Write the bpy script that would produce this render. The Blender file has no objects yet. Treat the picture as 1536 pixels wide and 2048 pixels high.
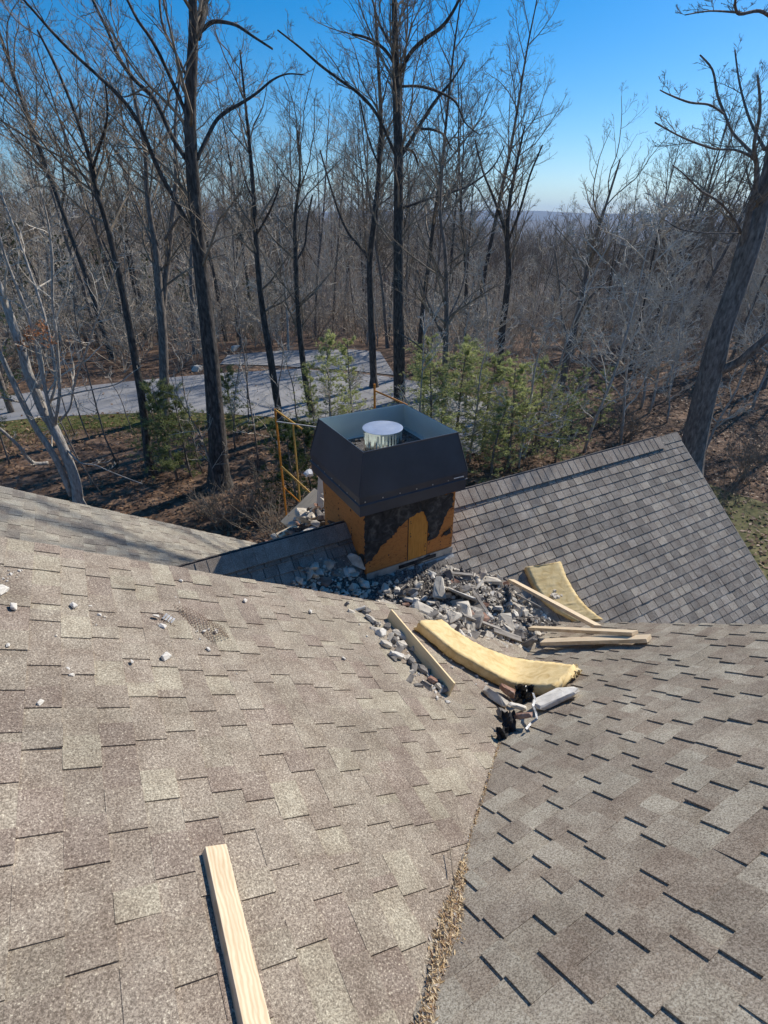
import bpy, bmesh, math, random
import numpy as np
from mathutils import Vector, Matrix
R_ = math.radians
# ------------------------------------------------------------------ camera / light
sc = bpy.context.scene
FPX = 1030.59; PITCH = 0.51326; YAW = 0.50676          # measured from the vanishing points
cp, sp_, cy, sy = math.cos(PITCH), math.sin(PITCH), math.cos(YAW), math.sin(YAW)
Fv = np.array([sy*cp, cy*cp, -sp_]); Rv = np.array([cy, -sy, 0.]); Uv = np.cross(Rv, Fv)
hd = np.array([sy, cy, 0.])                             # horizontal heading
cam = bpy.data.cameras.new('camera'); co = bpy.data.objects.new('camera', cam); sc.collection.objects.link(co)
co.matrix_world = Matrix(((Rv[0], Uv[0], -Fv[0], 0), (Rv[1], Uv[1], -Fv[1], 0), (Rv[2], Uv[2], -Fv[2], 0), (0, 0, 0, 1)))
cam.sensor_fit = 'VERTICAL'; cam.sensor_height = 36; cam.lens = FPX/2048*36
cam.clip_start = .05; cam.clip_end = 30000
sc.camera = co
SUN_AZ = R_(13); SUN_EL = R_(36)                         # azimuth measured from +x toward +y
sd = Vector((math.cos(SUN_EL)*math.cos(SUN_AZ), math.cos(SUN_EL)*math.sin(SUN_AZ), math.sin(SUN_EL)))
w = bpy.data.worlds.new('World'); sc.world = w; w.use_nodes = True
nt = w.node_tree; bg = nt.nodes['Background']
sky = nt.nodes.new('ShaderNodeTexSky'); sky.sky_type = 'NISHITA'; sky.sun_disc = False
sky.sun_elevation = SUN_EL; sky.sun_rotation = math.pi/2-SUN_AZ
sky.air_density = 1.0; sky.dust_density = .25; sky.ozone_density = 4.0; sky.altitude = 300
hs = nt.nodes.new('ShaderNodeHueSaturation'); hs.inputs['Saturation'].default_value = 1.5; nt.links.new(sky.outputs[0], hs.inputs['Color']); nt.links.new(hs.outputs[0], bg.inputs[0]); bg.inputs[1].default_value = .12
sl = bpy.data.lights.new('sun', 'SUN'); sl.energy = 4.9; sl.angle = R_(.5); sl.color = (1, .93, .835)
so = bpy.data.objects.new('sun', sl); sc.collection.objects.link(so)
so.rotation_euler = sd.to_track_quat('Z', 'Y').to_euler()
sc.view_settings.view_transform = 'Standard'; sc.view_settings.look = 'None'
sc.view_settings.exposure = .06; sc.view_settings.gamma = 1
sc.render.engine = 'CYCLES'
sc.render.resolution_x = 768; sc.render.resolution_y = 1024
try:
    sc.cycles.max_bounces = 6; sc.cycles.volume_bounces = 0
except Exception: pass
random.seed(7); rng = random.Random(11); nr = np.random.RandomState(5)
# ------------------------------------------------------------------ helpers
def ray(px, py): return Fv + Rv*((px-768)/FPX) + Uv*((1024-py)/FPX)     # depth 1
def at(px, py, depth): return ray(px, py)*depth
def vat(px, py, s):                                                     # on the upright plane s metres ahead
    d = ray(px, py); return d*(s/(d@hd))
TA, TC, TD = .5925, .7601, .8443
HA, HC, HD, HB = 2.1762, 2.0018, 8.2895, 4.2
YR, ZR = 5.56, -8.2895+.8443*5.56                                       # ridge behind the chimney
PL = {'A': (-TA, 0, -HA), 'B': (-TA, 0, -HB), 'C': (0, -TC, -HC), 'D': (0, TD, -HD), 'E': (0, -TD, ZR+TD*YR)}
def pz(k, x, y): a, b, c = PL[k]; return a*x+b*y+c
def pn(k): a, b, c = PL[k]; v = np.array([-a, -b, 1.]); return v/np.linalg.norm(v)
def hit(k, px, py, off=0.):
    a, b, c = PL[k]; n = pn(k); c2 = c+off/n[2]; d = ray(px, py); t = c2/(d[2]-a*d[0]-b*d[1]); return d*t
def roof_z(x, y):
    z = -1e9
    if y < 3.55: z = max(z, pz('A', x, y))
    if y < 3.95 and x < 4.55: z = max(z, pz('C', x, y))
    if y > 3.55 or x > 4.5: z = max(z, min(pz('D', x, y), pz('E', x, y)))
    if y < 8.3 and x < 2: z = max(z, pz('B', x, y))
    return z
def roof_n(x, y):
    e = .03; v = np.array([-(roof_z(x+e, y)-roof_z(x-e, y))/(2*e), -(roof_z(x, y+e)-roof_z(x, y-e))/(2*e), 1.])
    v[:2] = np.clip(v[:2], -1.2, 1.2); return v/np.linalg.norm(v)
def march(px, py, bump=None):
    d = ray(px, py); t = 1.5
    while t < 14:
        p = d*t; z = roof_z(p[0], p[1])+(bump(p[0], p[1]) if bump else 0)
        if p[2] <= z: return p
        t += .01
    return None
COL = sc.collection
def mark(o, label=None, cat=None, group=None, kind=None):
    if label: o['label'] = label
    if cat: o['category'] = cat
    if group: o['group'] = group
    if kind: o['kind'] = kind
    return o
def empty(name, loc=(0, 0, 0)):
    o = bpy.data.objects.new(name, None); COL.objects.link(o); o.location = loc; o.empty_display_size = .2; return o
class MB:
    def __init__(s): s.v = []; s.f = []; s.c = []
    def quad(s, a, b, c, d, col=None):
        n = len(s.v); s.v += [tuple(a), tuple(b), tuple(c), tuple(d)]; s.f.append((n, n+1, n+2, n+3)); s.c.append(col)
    def poly(s, pts, col=None):
        n = len(s.v); s.v += [tuple(p) for p in pts]; s.f.append(tuple(range(n, n+len(pts)))); s.c.append(col)
    def prism(s, top, bot, col=None):          # top/bot loops, same count, top CCW from outside
        n = len(s.v); m = len(top); s.v += [tuple(p) for p in top]+[tuple(p) for p in bot]
        s.f.append(tuple(range(n, n+m))); s.c.append(col)
        s.f.append(tuple(range(n+2*m-1, n+m-1, -1))); s.c.append(col)
        for i in range(m):
            j = (i+1) % m; s.f.append((n+i, n+m+i, n+m+j, n+j)); s.c.append(col)
    def box(s, o, ax, ay, az, col=None):       # o centre, half-axis vectors
        o, ax, ay, az = [np.array(q, float) for q in (o, ax, ay, az)]
        s.prism([o-ax-ay+az, o+ax-ay+az, o+ax+ay+az, o-ax+ay+az], [o-ax-ay-az, o+ax-ay-az, o+ax+ay-az, o-ax+ay-az], col)
    def tube(s, pts, rad, sides=6, cap=True):
        P = [np.array(p, float) for p in pts]; n0 = len(s.v); m = len(P); pu = None
        ang = [2*math.pi*k/sides for k in range(sides)]
        cs = [(math.cos(a), math.sin(a)) for a in ang]
        for i in range(m):
            d = P[min(i+1, m-1)]-P[max(i-1, 0)]; L = math.sqrt(d@d)+1e-9; d = d/L
            if pu is None: pu = np.array([0., 0, 1]) if abs(d[2]) < .8 else np.array([1., 0, 0])
            u = pu-d*(pu@d); u /= math.sqrt(u@u)+1e-9; pu = u
            vx, vy, vz = d[1]*u[2]-d[2]*u[1], d[2]*u[0]-d[0]*u[2], d[0]*u[1]-d[1]*u[0]
            r = rad[i]; x, y, z = P[i]
            for c, q in cs: s.v.append((x+r*(c*u[0]+q*vx), y+r*(c*u[1]+q*vy), z+r*(c*u[2]+q*vz)))
        for i in range(m-1):
            a = n0+i*sides; b = a+sides
            for k in range(sides):
                k2 = (k+1) % sides; s.f.append((a+k, a+k2, b+k2, b+k)); s.c.append(None)
        if cap:
            s.f.append(tuple(n0+k for k in range(sides-1, -1, -1))); s.c.append(None)
            e = n0+(m-1)*sides; s.f.append(tuple(e+k for k in range(sides))); s.c.append(None)
    def mesh(s, name, mat, smooth=False):
        me = bpy.data.meshes.new(name); me.from_pydata(s.v, [], s.f); me.validate(verbose=False)
        if any(c is not None for c in s.c) and len(me.polygons) == len(s.c):
            ca = me.color_attributes.new('tone', 'FLOAT_COLOR', 'CORNER'); buf = []
            for p, c in zip(me.polygons, s.c):
                c = c or (.5, .5, .5); buf += [c[0], c[1], c[2], 1.]*p.loop_total
            ca.data.foreach_set('color', buf)
        if smooth: me.polygons.foreach_set('use_smooth', [True]*len(me.polygons))
        me.materials.append(mat); return me
    def build(s, name, mat, parent=None, smooth=False):
        o = bpy.data.objects.new(name, s.mesh(name, mat, smooth)); COL.objects.link(o)
        if parent:
            o.parent = parent; o.matrix_parent_inverse = Matrix.Translation(parent.location).inverted() if False else Matrix()
            o.location = -parent.location if parent.type == 'EMPTY' else (0, 0, 0)
        return o
# ------------------------------------------------------------------ materials
def newmat(name, rough=.8, metal=0., spec=.3):
    m = bpy.data.materials.new(name); m.use_nodes = True; n = m.node_tree; b = n.nodes['Principled BSDF']
    b.inputs['Roughness'].default_value = rough; b.inputs['Metallic'].default_value = metal
    b.inputs['Specular IOR Level'].default_value = spec; return m, n, b
def N(n, t, **k):
    x = n.nodes.new(t)
    for a, v in k.items():
        if a in x.inputs: x.inputs[a].default_value = v
        else: setattr(x, a, v)
    return x
def ramp(n, stops, interp='LINEAR'):
    r = n.nodes.new('ShaderNodeValToRGB'); r.color_ramp.interpolation = interp
    while len(r.color_ramp.elements) < len(stops): r.color_ramp.elements.new(.5)
    for e, (p, c) in zip(r.color_ramp.elements, stops): e.position = p; e.color = (*c, 1)
    return r
def mixc(n, a, b, fac, mode='MIX'):
    x = n.nodes.new('ShaderNodeMix'); x.data_type = 'RGBA'; x.blend_type = mode
    for s_, v in ((6, a), (7, b), (0, fac)):
        if isinstance(v, (int, float)): x.inputs[s_].default_value = v
        elif isinstance(v, tuple): x.inputs[s_].default_value = (*v, 1)
        else: n.links.new(v, x.inputs[s_])
    return x.outputs[2]
def bump(n, b, h, strength=.5, dist=.01):
    x = N(n, 'ShaderNodeBump', Strength=strength, Distance=dist); n.links.new(h, x.inputs['Height']); n.links.new(x.outputs[0], b.inputs['Normal'])
def noisy(name, c1, c2, scale=8, rough=.85, detail=6, metal=0., bs=.4, bd=.01, spec=.3, c3=None, stretch=None, dist=0.):
    m, n, b = newmat(name, rough, metal, spec); tc = n.nodes.new('ShaderNodeTexCoord'); src = tc.outputs['Object']
    if stretch:
        mp = n.nodes.new('ShaderNodeMapping'); mp.inputs['Scale'].default_value = stretch; n.links.new(src, mp.inputs[0]); src = mp.outputs[0]
    t = N(n, 'ShaderNodeTexNoise', Scale=scale, Detail=detail, Roughness=.6, Distortion=dist); n.links.new(src, t.inputs['Vector'])
    r = ramp(n, [(.32, c1), (.68, c2)] if not c3 else [(.3, c1), (.52, c2), (.7, c3)]); n.links.new(t.outputs[0], r.inputs[0])
    n.links.new(r.outputs[0], b.inputs['Base Color'])
    if bs: bump(n, b, t.outputs[0], bs, bd)
    return m
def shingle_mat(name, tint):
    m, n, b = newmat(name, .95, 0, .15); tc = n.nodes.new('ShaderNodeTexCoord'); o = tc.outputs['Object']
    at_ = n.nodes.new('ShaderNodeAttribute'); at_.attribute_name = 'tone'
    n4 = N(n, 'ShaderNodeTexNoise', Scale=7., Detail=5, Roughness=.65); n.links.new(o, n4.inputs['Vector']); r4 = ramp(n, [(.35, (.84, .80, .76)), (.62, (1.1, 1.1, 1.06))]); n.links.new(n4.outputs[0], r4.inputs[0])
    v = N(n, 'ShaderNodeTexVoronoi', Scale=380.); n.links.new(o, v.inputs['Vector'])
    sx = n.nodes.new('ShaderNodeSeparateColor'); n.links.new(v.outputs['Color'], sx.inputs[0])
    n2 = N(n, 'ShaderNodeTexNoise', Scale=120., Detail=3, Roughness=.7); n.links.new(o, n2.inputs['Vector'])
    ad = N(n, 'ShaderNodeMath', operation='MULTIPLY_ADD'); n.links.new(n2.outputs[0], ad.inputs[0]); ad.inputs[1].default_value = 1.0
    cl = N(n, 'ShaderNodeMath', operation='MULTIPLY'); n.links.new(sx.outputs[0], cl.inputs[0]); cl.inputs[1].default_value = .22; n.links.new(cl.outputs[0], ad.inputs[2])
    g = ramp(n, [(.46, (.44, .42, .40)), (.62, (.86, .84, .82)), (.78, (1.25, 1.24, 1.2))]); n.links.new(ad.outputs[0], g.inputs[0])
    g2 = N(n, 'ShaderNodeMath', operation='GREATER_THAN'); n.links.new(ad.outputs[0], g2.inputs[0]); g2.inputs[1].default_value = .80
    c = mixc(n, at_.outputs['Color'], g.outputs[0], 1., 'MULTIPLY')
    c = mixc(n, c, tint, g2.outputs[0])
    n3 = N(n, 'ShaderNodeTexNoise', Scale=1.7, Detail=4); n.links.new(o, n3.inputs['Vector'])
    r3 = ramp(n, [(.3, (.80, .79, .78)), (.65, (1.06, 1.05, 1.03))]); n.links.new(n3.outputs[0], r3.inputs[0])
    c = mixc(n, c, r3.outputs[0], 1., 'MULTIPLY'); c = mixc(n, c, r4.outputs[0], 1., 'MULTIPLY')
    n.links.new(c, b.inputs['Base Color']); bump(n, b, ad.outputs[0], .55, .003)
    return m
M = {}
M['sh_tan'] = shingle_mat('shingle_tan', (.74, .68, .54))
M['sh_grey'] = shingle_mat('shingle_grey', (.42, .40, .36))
M['felt'] = noisy('tar_paper', (.008, .008, .009), (.035, .034, .036), 14, .75, 8, bs=.5, c3=(.09, .085, .08))
M['ply'] = noisy('plywood_red', (.34, .11, .028), (.56, .225, .060), 5, .7, 10, bs=.3, bd=.003, c3=(.47, .150, .032), stretch=(2, 2, 5), dist=1.5)
M['ply2'] = noisy('plywood_gold', (.52, .205, .035), (.68, .31, .06), 3, .7, 8, bs=.15, stretch=(12, 12, 2))
M['lumber'] = noisy('pine_lumber', (.66, .50, .32), (.82, .67, .46), 3.5, .75, 7, bs=.2, bd=.002, c3=(.78, .60, .40), stretch=(1, 9, 9), dist=.6)
M['lumber_pale'] = noisy('pale_lumber', (.80, .58, .30), (.92, .72, .42), 3.5, .75, 7, bs=.2, bd=.002, c3=(.88, .66, .36), stretch=(1, 9, 9), dist=.6)  # pine colour brightened to imitate sunlight on the thin plank
_m, _n, _b = M['lumber'], M['lumber'].node_tree, M['lumber'].node_tree.nodes['Principled BSDF']
_v = N(_n, 'ShaderNodeTexVoronoi', Scale=5.5); _tc = _n.nodes['Texture Coordinate']; _mp = _n.nodes.new('ShaderNodeMapping'); _mp.inputs['Scale'].default_value = (1, 2.2, 2.2); _n.links.new(_tc.outputs['Object'], _mp.inputs[0]); _n.links.new(_mp.outputs[0], _v.inputs['Vector'])
_r = ramp(_n, [(.0, (.30, .15, .07)), (.045, (.50, .30, .16)), (.10, (1, 1, 1))]); _n.links.new(_v.outputs['Distance'], _r.inputs[0]); _src = _b.inputs['Base Color'].links[0].from_socket
_w = N(_n, 'ShaderNodeTexWave', Scale=9., Distortion=7., Detail=3.); _w.bands_direction = 'Y'; _n.links.new(_mp.outputs[0], _w.inputs['Vector']); _r2 = ramp(_n, [(.2, (.86, .82, .76)), (.7, (1, 1, 1))]); _n.links.new(_w.outputs[0], _r2.inputs[0])
_n.links.new(mixc(_n, mixc(_n, _src, _r.outputs[0], 1., 'MULTIPLY'), _r2.outputs[0], 1., 'MULTIPLY'), _b.inputs['Base Color'])
M['insul'] = noisy('fibreglass', (.60, .42, .18), (.76, .58, .29), 9, 1., 12, bs=.8, bd=.007, c3=(.84, .66, .36), stretch=(1, 1, 1), dist=.8)
M['mortar'] = noisy('mortar', (.38, .335, .27), (.64, .575, .47), 9, .95, 10, bs=.6, bd=.006, c3=(.80, .74, .62))
M['mortar_d'] = noisy('sooty_mortar', (.10, .09, .08), (.26, .235, .205), 9, .95, 10, bs=.6, bd=.006, c3=(.42, .38, .33))
M['brick'] = noisy('brown_brick', (.20, .10, .065), (.36, .22, .16), 11, .95, 10, bs=.8, bd=.008, c3=(.45, .36, .30))
M['pale'] = noisy('pale_stone', (.56, .52, .45), (.74, .69, .60), 14, .95, 10, bs=.4, bd=.003, c3=(.84, .80, .71))
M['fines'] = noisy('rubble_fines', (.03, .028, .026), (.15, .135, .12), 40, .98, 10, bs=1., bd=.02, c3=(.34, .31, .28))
M['oldwood'] = noisy('weathered_wood', (.16, .14, .12), (.34, .31, .27), 5, .9, 8, bs=.5, stretch=(1, 8, 8), c3=(.44, .40, .34))
M['flash'] = noisy('galvanised', (.20, .20, .20), (.42, .41, .38), 9, .55, 8, .35, .3, .004, c3=(.5, .49, .46))
M['steel'] = noisy('stainless', (.66, .64, .60), (.80, .78, .74), 5, .12, 4, 1., .05, .002)
M['lid'] = noisy('steel_lid', (.55, .58, .64), (.70, .73, .78), 5, .45, 6, .6, .1, .002)
M['shroud'] = noisy('grey_coat_metal', (.025, .031, .044), (.038, .045, .060), 2.2, .42, 8, .0, .25, .006, spec=.5, c3=(.046, .056, .074))
M['shroud_in'] = noisy('primer_metal', (.50, .58, .57), (.56, .64, .62), 3, .42, 5, .0, .05, .002, spec=.5)
M['white'] = noisy('white_trim', (.66, .64, .60), (.80, .78, .74), 6, .7, 6, bs=.1)
M['siding'] = noisy('siding', (.30, .27, .23), (.38, .34, .29), 4, .8, 5, bs=.3)
M['orange'] = noisy('scaffold_paint', (.46, .14, .02), (.60, .24, .03), 12, .6, 6, bs=.2, c3=(.30, .10, .04))
M['yellow'] = noisy('brace_paint', (.52, .28, .06), (.62, .38, .10), 12, .6, 6, bs=.2, c3=(.36, .20, .07))
M['galv'] = noisy('brace_steel', (.35, .35, .34), (.55, .55, .53), 12, .5, 6, .6, .1)
M['wire'] = noisy('rusty_wire', (.10, .06, .04), (.26, .18, .13), 20, .7, 4, bs=.1)
def bark(name, a, b_, c3, sc_=9, st=(1, 1, .18)): return noisy(name, a, b_, sc_*1.6, .95, 10, bs=1., bd=.03, c3=c3, stretch=(1, 1, .3), dist=.25)
M['bark_dark'] = bark('bark_dark', (.020, .018, .017), (.085, .074, .064), (.17, .15, .13))
M['bark_mid'] = bark('bark_mid', (.07, .06, .052), (.20, .17, .145), (.34, .30, .26))
M['bark_pale'] = bark('bark_pale', (.20, .175, .15), (.42, .385, .34), (.60, .56, .50), 14)
M['twig'] = noisy('twig_bark', (.15, .115, .08), (.36, .295, .215), 3, .9, 3, bs=0)
M['twig_pale'] = noisy('twig_pale', (.42, .36, .28), (.72, .65, .54), 3, .9, 3, bs=0)
M['brushm'] = noisy('brush_bark', (.16, .125, .09), (.62, .54, .43), .9, .9, 6, bs=0)
M['far'] = noisy('far_wood', (.13, .095, .068), (.27, .205, .15), .03, 1., 9, bs=0)
def leafmat(name, cols, sss=.0):
    m, n, b = newmat(name, .6, 0, .3); g = n.nodes.new('ShaderNodeNewGeometry')
    r = ramp(n, [(i/(len(cols)-1), c) for i, c in enumerate(cols)]); n.links.new(g.outputs['Random Per Island'], r.inputs[0]); n.links.new(r.outputs[0], b.inputs['Base Color'])
    if sss:
        t = n.nodes.new('ShaderNodeBsdfTranslucent'); n.links.new(r.outputs[0], t.inputs[0]); mx = n.nodes.new('ShaderNodeMixShader'); mx.inputs[0].default_value = sss
        n.links.new(b.outputs[0], mx.inputs[1]); n.links.new(t.outputs[0], mx.inputs[2]); n.links.new(mx.outputs[0], n.nodes['Material Output'].inputs[0])
    return m
M['needle'] = leafmat('needles', [(.12, .155, .055), (.22, .26, .10), (.34, .37, .18)], .45)
M['needle_d'] = leafmat('needles_dark', [(.035, .06, .02), (.07, .11, .035), (.11, .15, .05)], .3)
M['needle_y'] = leafmat('needles_bright', [(.28, .34, .11), (.46, .50, .20), (.66, .66, .36)], .5)
M['deadleaf'] = leafmat('dead_leaves', [(.12, .055, .025), (.24, .13, .065), (.36, .23, .13), (.10, .05, .03)], .15)
M['strawleaf'] = leafmat('straw_leaves', [(.55, .38, .19), (.74, .56, .32), (.82, .70, .48), (.34, .19, .09), (.70, .64, .54)], .2)
M['grassb'] = leafmat('grass', [(.07, .10, .02), (.14, .17, .04), (.20, .20, .07)], .2)
M['copper'] = leafmat('oak_leaves', [(.30, .11, .04), (.45, .20, .09), (.50, .28, .15)], .3)
M['ground'] = noisy('forest_floor', (.045, .030, .020), (.15, .095, .062), 2.2, 1., 12, bs=.8, bd=.05, c3=(.30, .20, .135))
M['lawn'] = noisy('lawn', (.05, .07, .015), (.12, .12, .035), 1.3, 1., 12, bs=.6, bd=.03, c3=(.20, .16, .07))
M['road'] = noisy('asphalt', (.25, .245, .24), (.37, .36, .35), .8, .9, 12, bs=.3, bd=.01)
M['moss'] = noisy('mossy', (.06, .07, .02), (.15, .14, .06), 3, 1., 10, bs=.8, bd=.03, c3=(.24, .2, .1))
M['hill'] = noisy('hill_wood', (.09, .07, .055), (.17, .135, .105), .02, 1., 12, bs=0)
M['black'] = noisy('black_plastic', (.006, .006, .007), (.02, .02, .022), 9, .3, 5, bs=.3, bd=.01, spec=.5)
M['ghost'] = noisy('foil', (.22, .22, .22), (.5, .5, .5), 30, .55, 5, .8, .6, .01)
# ------------------------------------------------------------------ terrain
def ssm(x, a, b): t = min(1, max(0, (x-a)/(b-a))); return t*t*(3-2*t)
def gz(x, y):
    s = x*hd[0]+y*hd[1]; l = x*Rv[0]+y*Rv[1]; r = math.hypot(x, y)
    z = -8+.12*math.sin(x*.31+1)*math.sin(y*.27)*ssm(r, 14, 22)
    z -= .13*max(0, s-38) if s < 330 else .13*292+.02*(s-330)
    if s > 700: z += .02*(s-700)*1.05
    if s > 60:                                            # wooded hill on the left
        h = 30*math.exp(-((s-260)/95)**2)*(1-ssm(l, -60, 160))*ssm(s, 60, 170)
        z += h*(1+.1*math.sin(l*.03))
        z += 10*math.exp(-((s-230)/60)**2)*ssm(l, 120, 260)
    return z
def ridge(a, seed): return sum(math.sin(a*k*3.1+seed*k*1.7)/k for k in (1, 2, 3, 5, 8, 13, 21))*.4
g = MB(); na = 140; rr = [0, 6, 10, 13, 16, 19, 22, 26, 30, 34, 38, 44, 52, 62, 75, 90, 110, 135, 165, 200, 240, 280, 330, 400, 500, 650, 850, 1100, 1500, 2000, 2400, 2800, 3200, 3600, 4000, 4500, 5000, 5600]
base_a = math.atan2(hd[1], hd[0])
for i, r in enumerate(rr):
    for k in range(na):
        a = 2*math.pi*k/na; x, y = r*math.cos(a), r*math.sin(a); z = gz(x, y)
        if r > 1500: z += -4+max(0, 1-abs(r-2800)/700)*(62+16*ridge(a, 1.))+max(0, 1-abs(r-4500)/900)*(110+34*ridge(a, 2.3)+12*ridge(a*3, .7))
        g.v.append((x, y, z if r else -8))
for i in range(len(rr)-1):
    for k in range(na):
        k2 = (k+1) % na; g.f.append((i*na+k, (i+1)*na+k, (i+1)*na+k2, i*na+k2)); g.c.append(None)
me = g.mesh('ground', M['ground'], True); me.materials.append(M['hill'])
for p in me.polygons:
    c = p.center
    if c.x*hd[0]+c.y*hd[1] > 105 or c.length > 140: p.material_index = 1
o = bpy.data.objects.new('ground', me); COL.objects.link(o); mark(o, kind='structure', label='brown leaf covered ground falling away to wooded hills and blue mountains')
def groundhit(px, py, dz=0.):
    d = ray(px, py); t = 5.
    while t < 400:
        p = d*t
        if p[2] <= gz(p[0], p[1])+dz: return p
        t += .05
    return d*t
def sheet(name, pts, mat, dz, label, n=10):
    # pts in ground coordinates: two matching edges, filled between
    a, b = pts; m = MB()
    for i in range(len(a)):
        for j in range(n+1):
            q = np.array(a[i])*(1-j/n)+np.array(b[i])*(j/n); m.v.append((q[0], q[1], gz(q[0], q[1])+dz))
    for i in range(len(a)-1):
        for j in range(n):
            k = i*(n+1)+j; m.f.append((k, k+n+1, k+n+2, k+1)); m.c.append(None)
    return mark(m.build(name, mat), label=label, kind='structure')
def dens(pts, k=8):
    o = []
    for a, b in zip(pts[:-1], pts[1:]):
        for i in range(k): t = i/k; o.append((a[0]*(1-t)+b[0]*t, a[1]*(1-t)+b[1]*t))
    return o+[pts[-1]]
gh = lambda L: dens([tuple(groundhit(*q)[:2]) for q in L])
far_e = [(-260, 828), (-60, 806), (60, 786), (200, 770), (330, 757), (460, 746), (600, 738), (760, 752), (860, 768), (930, 790), (1000, 820)]
near_e = [(-260, 880), (-60, 852), (60, 838), (200, 830), (330, 826), (440, 828), (560, 836), (680, 856), (780, 872), (880, 890), (960, 912)]
sheet('road', (gh(far_e), gh(near_e)), M['road'], .03, 'grey asphalt driveway curving through the trees, striped with tree shadows')
sheet('side_drive', (gh([(455, 712), (560, 703), (700, 700), (760, 705)]), gh([(440, 730), (560, 733), (700, 742), (790, 752)])), M['road'], .05, 'grey gravelly spur of the driveway going back into the wood')
sheet('lawn', (gh([(-260, 879), (-60, 851), (60, 837), (200, 829), (330, 825), (440, 827), (560, 835), (680, 855)]), gh([(-260, 905), (-60, 880), (60, 866), (200, 856), (330, 850), (440, 850), (560, 858), (680, 880)])), M['lawn'], .015, 'green grass strip along the near edge of the driveway')
sheet('moss_bank', (gh([(1405, 965), (1460, 985), (1540, 1010), (1700, 1060)]), gh([(1400, 1090), (1460, 1130), (1540, 1190), (1700, 1260)])), M['moss'], .02, 'mossy green bank below the right end of the roof')
# ------------------------------------------------------------------ roofs
def clip(poly, side):                       # keep side(p)>=0
    out = []; n = len(poly)
    for i in range(n):
        a, b = poly[i], poly[(i+1) % n]; da, db = side(a), side(b)
        if da >= 0: out.append(a)
        if (da >= 0) != (db >= 0):
            t = da/(da-db); out.append((a[0]+(b[0]-a[0])*t, a[1]+(b[1]-a[1])*t))
    return out
EXP = .143
def shingle_roof(name, k, x0, x1, y0, y1, sides, mat, tones, parent, label, seed, lab=None, gap=.0, step=.0055):
    """real laminated shingles: every tab is a small slab of its own height"""
    rg = random.Random(seed); m = MB(); nrm = pn(k); slate = k in 'DE'; a, b, c = PL[k]
    down_x = k in 'AB'; t = math.hypot(a, b); cs = 1/math.sqrt(1+t*t)      # horizontal metre per slope metre
    sgn = 1 if (k in 'ABC' or k == 'E') else -1                            # downslope direction along its axis
    lo, hi = (x0, x1) if down_x else (y0, y1); u0, u1 = (y0, y1) if down_x else (x0, x1)
    e = EXP*cs; nc = int((hi-lo)/e)+2; start = lo if sgn > 0 else hi
    def P3(u, v, h):
        x, y = (v, u) if down_x else (u, v); return np.array([x, y, a*x+b*y+c])+nrm*h
    for i in range(nc):
        va = start+sgn*i*e; vb = va+sgn*e; u = u0-rg.random()*.2; lev = rg.random() < .5; wob = rg.uniform(-.002, .002)
        while u < u1:
            wd = (rg.choice((.13, .15, .17, .19, .2)) if rg.random() < .9 else .06) if slate else (rg.choice((.10, .13, .15, .17, .19, .22)) if rg.random() < .93 else .055)
            q = [(u, va), (u+wd, va), (u+wd, vb), (u, vb)]
            if (sgn > 0) != down_x: pass
            pol = [(p[0], p[1]) for p in q]
            pol = clip(pol, lambda p: p[0]-u0); pol = clip(pol, lambda p: u1-p[0])
            pol = clip(pol, lambda p: p[1]-lo); pol = clip(pol, lambda p: hi-p[1])
            for s_ in sides: pol = clip(pol, (lambda p, s_=s_: s_(p[1], p[0])) if down_x else (lambda p, s_=s_: s_(p[0], p[1])))
            if len(pol) >= 3:
                h0 = (step if lev and not slate else 0)+.001+rg.uniform(0, .0006 if not slate else .003); tn = rg.choice(tones); v_ = rg.uniform(.93, 1.07); col = tuple(q_*v_ for q_ in tn)
                lift = (rg.uniform(.004, .0065) if not slate else rg.uniform(.011, .014))+(rg.uniform(.003, .007) if rg.random() < .04 else 0)
                hs = [h0+lift*abs(p[1]-va)/e for p in pol]
                top = [P3(p[0], p[1]+wob*0, h) for p, h in zip(pol, hs)]; bot = [P3(p[0], p[1], -.006) for p in pol]
                nn = np.cross(top[1]-top[0], top[2]-top[1])
                if nn@nrm < 0: top.reverse(); bot.reverse()
                m.prism(top, bot, col)
            u += wd+gap; lev = (not lev) if rg.random() < .93 else lev
    o = m.build(name, mat, parent); o['label'] = label; return o
tan = [(.405, .36, .30), (.445, .405, .33), (.375, .325, .275), (.345, .29, .25), (.395, .35, .295), (.38, .33, .28)]
grey = [(.40, .36, .30), (.43, .39, .33), (.365, .32, .27), (.385, .34, .285), (.46, .425, .36), (.35, .30, .25)]
dark = [(.37, .34, .31), (.43, .395, .36), (.30, .28, .26), (.34, .315, .29), (.47, .43, .38)]
house = empty('house', (3, 2, -8)); mark(house, 'house seen from its own shingled roof, several slopes meeting around a half stripped chimney', 'house')
valley = lambda x, y: (-(HA-HC)+TC*y)/TA - x             # >=0 on the A side
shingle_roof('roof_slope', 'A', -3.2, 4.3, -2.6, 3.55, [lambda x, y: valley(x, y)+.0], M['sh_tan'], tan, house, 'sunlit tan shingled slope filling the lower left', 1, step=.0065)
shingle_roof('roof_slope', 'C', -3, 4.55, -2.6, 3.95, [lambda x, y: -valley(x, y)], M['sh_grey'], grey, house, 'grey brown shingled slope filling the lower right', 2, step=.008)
shingle_roof('roof_slope', 'B', -6, 2.0, 3.45, 8.35, [lambda x, y: (pz('B', x, y)-pz('E', x, y)+.02)], M['sh_tan'], [(.36, .335, .295), (.40, .375, .325), (.33, .30, .265), (.43, .405, .35)], house, 'lower tan slope at far left crossed by tree shadows', 3)
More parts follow.
